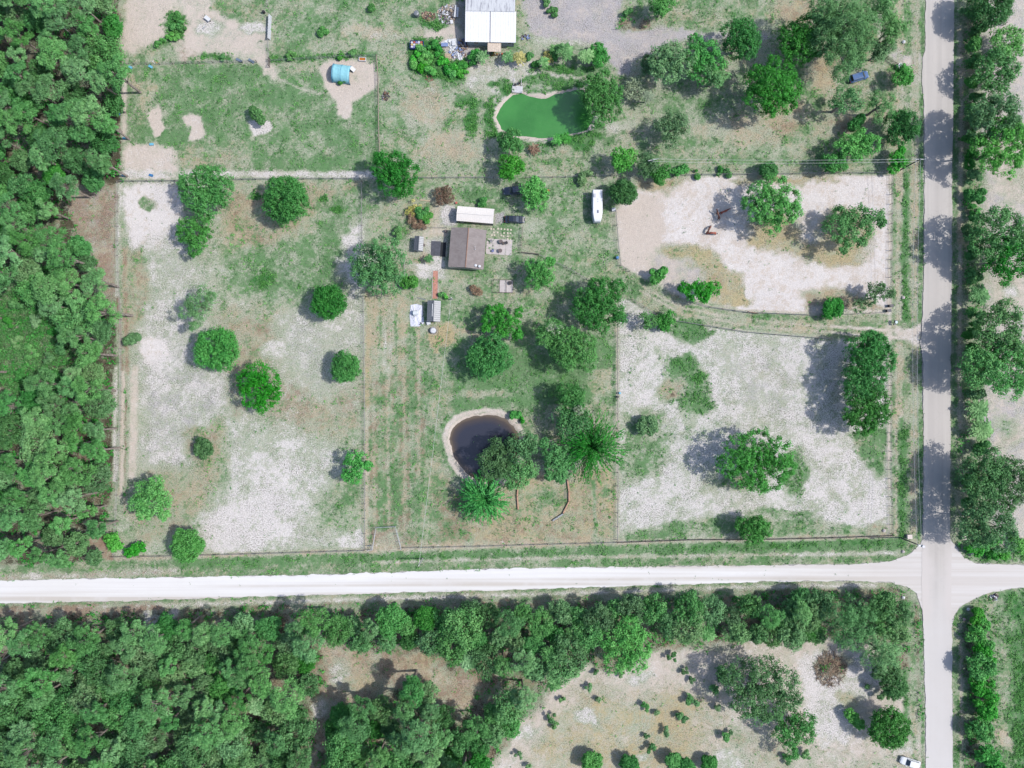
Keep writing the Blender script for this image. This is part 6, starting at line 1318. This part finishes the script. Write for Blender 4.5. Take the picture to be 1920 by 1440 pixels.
heap(1863, 1119, 8, 6, 40, [plain('dump_navy', (40, 48, 90), .5), SCR[0], SCR[2]], 'dark blue and white dumped junk right of the crossroads', 'junk', 'clutter_pile', .2, 1.0)
heap(288, 116, 8, 2.5, 16, [SCR[0], plain('scrap_gold', (206, 180, 90), .7)], 'white and yellow litter on the fence of the bare yard', 'litter', 'litter', .15, .4, .2)
heap(1557, 1254, 30, 34, 330, [plain('brush_brown', (150, 122, 102), .9), plain('brush_tan', (190, 168, 144), .9), plain('brush_dark', (104, 88, 78), .9)], 'brown heap of dead brush at the edge of the white sand clearing', 'brush pile', 'brush_pile', .5, 2.8, 1.3, .06)
for (a, b, L, W_, rz, l) in ((854, 22, 3.2, .45, 1.45, 'left long white sheet beside the white building'), (858, 24, 2.6, .5, 1.5, 'right long white sheet beside the white building'), (847, 42, .7, .9, .2, 'square white sheet at the lower scrap heap')):
    solid('metal_sheet', MB().box((0, 0, .35), (L, W_, .05), 0, (.12, .1)), WHITEP, l, 'sheet', a, b, 0, rz)
def crumple(pts, label, cat, mat, name, amp=.3):
    xs = [G(*p) for p in pts]; cx_, cy_ = sum(p[0] for p in xs) / len(xs), sum(p[1] for p in xs) / len(xs); vs = [(0, 0, amp)]; fs = []; N = len(xs)
    dens_ = []
    for i in range(N):
        a, b = xs[i], xs[(i + 1) % N]
        for k in range(3): dens_.append((a[0] + (b[0] - a[0]) * k / 3 - cx_, a[1] + (b[1] - a[1]) * k / 3 - cy_))
    M = len(dens_)
    for q in (.33, .66, 1.0):
        for p in dens_: vs.append((p[0] * q, p[1] * q, .05 + random.uniform(0, amp) * (1.05 - q * .8)))
    for i in range(M): j = (i + 1) % M; fs += [(0, 1 + i, 1 + j), (1 + i, 1 + M + i, 1 + M + j, 1 + j), (1 + M + i, 1 + 2 * M + i, 1 + 2 * M + j, 1 + M + j)]
    o = MB().add(vs, fs).build(name, mat); o.location = (cx_, cy_, 0); sm = o.modifiers.new('thick', 'SOLIDIFY'); sm.thickness = .03; return tag(o, label, cat)
crumple([(826, 80), (840, 74), (856, 72), (860, 90), (848, 95), (838, 84)], 'white tarp spread over junk near the white building', 'tarp', WHITEP, 'tarp', .6)
crumple([(846, 92), (862, 98), (868, 112), (862, 114), (852, 102)], 'crumpled white plastic below the white tarp', 'tarp', WHITEP, 'tarp', .5)
TRP = plain('lilac_white_tarp', (226, 228, 242), .5, .4, 0, .14, 2.5)
crumple([(770, 572), (781, 570), (792, 573), (795, 606), (786, 612), (770, 612), (768, 592)], 'wrinkled white tarp on the ground left of the grey tool shed', 'tarp', TRP, 'tarp', .3)
o = thing('water_tank', 'white drum lying on the wrinkled tarp', 'tank', (*G(780, 587), 0), .1); MB().tube([(-.7, 0, .75), (-.55, 0, .75), (.55, 0, .75), (.7, 0, .75)], [.45, .62, .62, .45], 16).build('shell', plain('tank_white', (232, 238, 242), .4), o); MB().box((0, 0, .12), (.9, .8, .2)).build('cradle', DARKP, o)
solid('folded_chair', MB().box((0, 0, .2), (.9, .12, .08), .6).box((.1, .1, .25), (.1, .7, .08), .6), BLK, 'black bent frame at the lower right of the wrinkled tarp', 'frame', 789, 607)
solid('crate', MB().box((0, 0, .3), (1.0, .8, .6), 0, None, .96).box((0, 0, .62), (.8, .6, .05)), SCR[0], 'white crate between the wrinkled tarp and the tool shed bottom', 'crate', 804, 606, 0, .2)
o = thing('round_tank', 'round white topped tank on the golden patch below the tool shed', 'tank', (*G(813, 620), 0)); MB().cyl((0, 0, 0), .78, .9, 20).build('shell', plain('tank_grey', (150, 152, 170), .5), o); MB().cyl((.0, 0, .9), .66, .1, 20, .5).build('lid', WHITEP, o); MB().tube([(0, 0, .95), (0, 0, 1.08)], .12, 10).build('cap', WHITEP, o)
MB().tube([(math.cos(a) * 1.05, math.sin(a) * 1.05, .06) for a in np.linspace(0, 6.283, 25)], .05, 5, False).build('ground_ring', CONC, o)
solid('plank', MB().box((0, 0, .06), (2.6, .25, .1), -.12), SCR[5], 'pale plank on the ground right of the yellow plant bed', 'plank', 797, 376)
solid('plank', MB().box((0, 0, .06), (2.2, .2, .1), -.25), GM2, 'grey plank above the wrinkled tarp', 'plank', 790, 560)
solid('flower_pot', MB().cyl((0, 0, 0), .22, .5, 12, .3), plain('red_pot', (206, 110, 96), .7), 'reddish pot at the upper left corner of the long white shed', 'pot', 856, 381)
solid('gas_canister', MB().cyl((0, 0, 0), .2, .8, 12).cyl((0, 0, .8), .1, .15, 10), plain('red_can', (214, 74, 60), .5), 'red canister beside the beige porch', 'canister', 941.5, 103)
solid('play_car', MB().box((0, 0, .25), (1.0, .5, .3)).box((-.1, 0, .48), (.45, .4, .22), 0, None, .8).cyl((-.3, .28, 0), .14, .2, 8).cyl((.3, -.28, 0), .14, .2, 8), plain('orange_toy', (208, 92, 56), .5), 'orange red ride on toy right of the tree by the pickup', 'toy', 1026, 358)
# trailer with boxes
o = thing('utility_trailer', 'blue open trailer heaped with coloured boxes by the weed thicket', 'trailer', (*G(781.5, 84.5, .8), 0), R(-2)); TB = plain('trailer_blue', (44, 64, 140), .5)
MB().box((0, 0, .5), (3.3, 1.9, .1)).build('floor', TB, o)
for s in (-1, 1): MB().box((0, s * .98, .8), (3.3, .06, .6)).build('side_board', TB, o); w_ = MB().tube([(0, s * 1.03, .3), (0, s * 1.2, .3)], .3, 12).build('wheel', RUB, o)
MB().box((-1.66, 0, .8), (.06, 1.9, .6)).build('tail_board', TB, o); MB().box((1.66, 0, .8), (.06, 1.9, .6)).build('front_board', TB, o); MB().tube([(1.7, 0, .45), (2.9, 0, .45)], .06, 6).build('drawbar', TB, o)
cols = [(226, 226, 236), (210, 130, 80), (150, 150, 206), (216, 190, 120), (190, 96, 84), (240, 236, 226)]
for i in range(5):
    for j in range(3):
        c = cols[(i * 2 + j * 3 + i * j) % 6]; b_ = MB().box((0, 0, .24), (.5, .46, .48)).box((0, 0, .49), (.52, .1, .02)).build('cardboard_box', plain('box_%d_%d_%d' % c, c, .8)); b_.parent = None
        xx, yy = G(781.5 + (i - 2) * 4.4, 84.5 + (1 - j) * 4.2, .8); b_.location = (xx, yy, .55 + random.uniform(0, .15)); b_.rotation_euler = (0, 0, random.uniform(-.3, .3)); tag(b_, 'coloured box packed in the blue trailer', 'box', 'boxes in the blue trailer')
o = solid('grey_tank', MB().tube([(0, 0, 0), (0, 0, 1.3)], [.65, .65], 14).cyl((0, 0, 1.3), .6, .12, 14, .3), GM2, 'grey upright tank left of the brown scrap heap', 'tank', 781, 26, 0, 0, None, .8)
solid('white_box', MB().box((0, 0, .4), (.85, .75, .8), .1, None, .95).box((0, 0, .82), (.9, .8, .05), .1), plain('box_pale', (214, 218, 226), .6), 'pale box under the round tree right of the camper', 'box', 1150, 394)
solid('pallet_stack', MB().box((0, 0, .1), (1.6, 1.9, .1)).box((0, -.8, .2), (1.6, .14, .1)).box((0, -.3, .2), (1.6, .14, .1)).box((0, .2, .2), (1.6, .14, .1)).box((0, .7, .2), (1.6, .14, .1)), SCR[5], 'wooden pallet at the lower left of the white building junk', 'pallet', 840, 108)
solid('blue_table', MB().box((0, 0, .7), (1.7, .9, .06)).tube([(-.7, -.3, 0), (-.7, -.3, .7)], .04, 5).tube([(.7, .3, 0), (.7, .3, .7)], .04, 5).tube([(-.7, .3, 0), (-.7, .3, .7)], .04, 5).tube([(.7, -.3, 0), (.7, -.3, .7)], .04, 5), SCR[4], 'blue grey table among the junk below the white tarp', 'table', 834, 86)
solid('white_fridge', MB().box((0, 0, .35), (.9, 1.2, .7)).box((0, .1, .73), (.7, .7, .04)), WHITEP, 'white appliance lying on the junk left of the white building', 'appliance', 851, 83)
solid('light_stone', MB().tube([(0, 0, 0), (0, 0, .3), (0, 0, .5)], [.4, .35, .1], 7), WHITEP, 'white lump inside the weed thicket', 'stone', 787, 121)
# dock on the green pond
o = thing('dock', 'small white dock with rails at the top of the green pond', 'dock', (*G(970, 167), 0), R(-4)); DK = plain('dock_white', (224, 222, 226), .8)
for k in range(7): MB().box((0, -.9 + k * .24, .3), (2.7, .21, .07)).build('plank', DK, o)
for s in (-1, 1):
    MB().tube([(s * 1.0, .8, .3), (s * .85, 2.6, .45)], .06, 6).build('rail', DK, o); MB().tube([(s * 1.2, -.8, -1.2), (s * 1.2, -.8, .9)], .08, 6).build('post', DK, o); MB().tube([(s * 1.0, .8, -.6), (s * 1.0, .8, .9)], .08, 6).build('post', DK, o)
for a, b, l in ((966, 160, 'left black chair on the dock path'), (974, 157, 'right black chair on the dock path')): chair(a, b, 3.0, BLK, l)
# tubs, bins, signs
CY = plain('cyan_plastic', (120, 196, 226), .5); DB = plain('blue_plastic', (60, 130, 190), .5)
TUB = None
for a, b, l in ((245, 126.5, 'pale blue tub at the left end of the bare yard fence'), (283, 125.5, 'pale blue tub right of the fence end tub'), (222, 214, 'blue tub on the woods edge beside the bare ovals'), (234.5, 259.5, 'pale blue tub at the left paddock edge above the sandy corner'), (285, 271, 'pale blue tub above the sandy paddock corner'), (233, 329, 'pale blue tub in the very corner of the sandy paddock'), (284, 329, 'faded blue tub on the sandy corner floor'), (449, 113.5, 'blue trough on the bare yard fence, left one'), (472, 115, 'grey blue trough on the bare yard fence, right one')):
    sx = 1.6 if 'trough' in l else 1.0
    solid('feed_tub', MB().box((0, 0, .16), (.9 * sx, .5, .32), 0, None, 1.12).box((0, 0, .3), (.8 * sx, .42, .06)), CY if 'pale' in l else DB if 'blue tub' in l else plain('trough_grey', (110, 130, 150), .6), l, 'tub', a, b, 0, random.uniform(-.6, .2))
def barrel(a, b, mat, label, r=.3, h=.85): solid('barrel', MB().tube([(0, 0, 0), (0, 0, h * .5), (0, 0, h)], [r * .88, r, r * .88], 12).cyl((0, 0, h), r * .7, .03, 10), mat, label, 'barrel', a, b)
barrel(1157, 484, DB, 'blue barrel at the beige left edge of the horse paddock', .4, 1.0); barrel(1161.5, 737, CY, 'cyan barrel on the white sand field fence'); barrel(1158, 744, BLK, 'black barrel below the cyan one on the fence'); barrel(495.5, 24, BLK, 'black barrel at the upper end of the white wind screen', .35)
for a, b, l in ((1664, 583, 'dark bin at the upper side of the drive entrance'), (1668, 574, 'dark low bin behind the drive entrance bin')): solid('bin', MB().box((0, 0, .45), (.9, .6, .9), .1, None, 1.1).box((0, 0, .93), (1.05, .72, .07), .1), plain('bin_dark', (70, 72, 82), .6), l, 'bin', a, b)
o = thing('mailbox_stand', 'dark blue mailbox stand with white dish at the drive entrance', 'mailbox', (*G(1675, 605), 0)); MB().tube([(0, 0, 0), (0, 0, 1.0)], .06, 6).build('post', DARKP, o); MB().box((0, .3, 1.0), (.5, .5, .4)).box((-.1, -.45, .8), (.5, .4, .4)).build('box', plain('navy_box', (30, 44, 70), .5), o); MB().cyl((.1, 0, 1.25), .32, .1, 14).build('dish', plain('sky_white', (200, 222, 240), .5), o)
o = thing('gate_tank', 'white round tank with a blue mark beside the open farm gate', 'tank', (*G(1684, 127), 0)); MB().cyl((0, 0, 0), .72, 1.2, 18).cyl((0, 0, 1.2), .6, .1, 16, .3).build('shell', WHITEP, o); MB().box((-.2, .1, 1.3), (.6, .14, .08), .6).build('blue_mark', plain('blue_mark', (50, 80, 190), .5), o)
solid('utility_box', MB().box((0, 0, .5), (1.1, 1.0, 1.0), .05).box((0, 0, 1.03), (1.2, 1.1, .07), .05), plain('beige_box', (226, 212, 204), .7), 'beige utility box at the crossroads corner left of the road', 'utility box', 1702, 1005)
solid('utility_box', MB().box((0, 0, .35), (.9, .8, .7), .1).box((0, 0, .72), (1.0, .9, .06), .1), plain('beige_box', (226, 212, 204), .7), 'beige box under the dark oaks right of the crossroads', 'utility box', 1805, 1008)
o = thing('road_sign', 'white sign plate on a post right of the crossroads', 'sign', (*G(1812, 1034), 0), .3); MB().tube([(0, 0, 0), (0, 0, 2.2)], .04, 6).build('post', GM, o); MB().box((0, -.05, 1.9), (.75, .03, .75), 0, (.25, 0)).build('plate', WHITEP, o)
for a, b, c, l in ((1693, 1120, WHITEP, 'white marker stone at the lower left crossroads corner'), (1815, 1142, WHITEP, 'white marker post at the lower right crossroads corner'), (1807, 1161, plain('pink_stone', (206, 176, 176), .8), 'pinkish stone below the white marker post'), (1700, 1157, plain('grey_stone', (130, 124, 128), .8), 'grey stone on the verge below the crossroads'), (1694, 79, WHITEP, 'pinkish white stone on the verge above the pale drive stub'), (1693, 1034, CONC, 'pale culvert stone on the verge left of the crossroads'), (1657, 995, CONC, 'pale round stone in the brown corner of the sand field'), (1693, 558, CONC, 'cream lump in the swale above the drive entrance')):
    solid('stone', MB().tube([(0, 0, 0), (0, 0, .25), (0, 0, .45)], [.4, .42, .15], 8), c, l, 'stone', a, b, 0, random.uniform(0, 3))
# things on the bare dirt yard
o = thing('hand_cart', 'white hand cart standing on the bare dirt yard', 'cart', (*G(391, 37), 0), R(-38)); MB().box((0, 0, .6), (1.3, .75, .3), 0, None, 1.2).build('tray', WHITEP, o); MB().tube([(-.6, .3, .6), (-1.5, .35, .75)], .04, 5).build('handle', DARKP, o); MB().tube([(-.6, -.3, .6), (-1.5, -.35, .75)], .04, 5).build('handle', DARKP, o); MB().tube([(.55, -.08, .25), (.55, .08, .25)], .25, 12).build('wheel', RUB, o); MB().tube([(-.4, .3, 0), (-.4, .3, .5)], .04, 5).build('leg', DARKP, o); MB().tube([(-.4, -.3, 0), (-.4, -.3, .5)], .04, 5).build('leg', DARKP, o)
o = solid('saw_horse', MB().tube([(0, 0, .6), (.7, .5, .6)], .05, 5).tube([(0, 0, .6), (-.1, -.1, 0)], .04, 5).tube([(.7, .5, .6), (.8, .6, 0)], .04, 5).tube([(0, 0, .6), (.1, -.1, 0)], .04, 5), WHITEP, 'small white trestle below the white hand cart', 'trestle', 382, 54)
o = thing('wind_screen', 'long white corrugated wind screen at the right of the dirt yard', 'screen', (*G(505, 50, .8), 0), R(-2.5)); CWs = plain('screen_white', (200, 204, 210), .6)
mb = MB(); n = 24
vs = [(.05 * math.sin(k * 2.2) + .2, -3.0 + 6.0 * k / n, 0.05) for k in range(n + 1)] + [(.05 * math.sin(k * 2.2) - .18, -3.0 + 6.0 * k / n, 1.3) for k in range(n + 1)]
q = mb.add(vs, [(k, k + 1, n + 2 + k, n + 1 + k) for k in range(n)]).build('sheet', CWs, o); sm = q.modifiers.new('thick', 'SOLIDIFY'); sm.thickness = .03
for yy in (-2.9, 0, 2.9): MB().tube([(-.26, yy, 0), (-.26, yy, 1.35)], .06, 6).build('post', DARKP, o)
# dead trunks lying or leaning in the woods
for a, b, L, rz, l in ((118, 347, 5, -.5, 'pale fallen trunk at the woods edge beside the brown verge'), (133, 65, 6, -.8, 'grey leaning dead trunk in the upper western woods'), (25, 1225, 5, .55, 'pale fallen trunk in the brown gap of the southern woods'), (150, 1365, 6, .7, 'grey fallen trunk in the lower southern woods'), (215, 35, 5, -.6, 'grey dead trunk at the woods edge by the bare yard')):
    solid('fallen_trunk', MB().tube([(-L / 2, 0, .3), (0, .1, .5), (L / 2, 0, .9)], [.16, .13, .06], 6).tube([(L * .1, 0, .5), (L * .3, .8, 1.0)], [.06, .02], 5), plain('bleached_wood', (186, 178, 172), .9), l, 'fallen trunk', a, b, 0, rz)
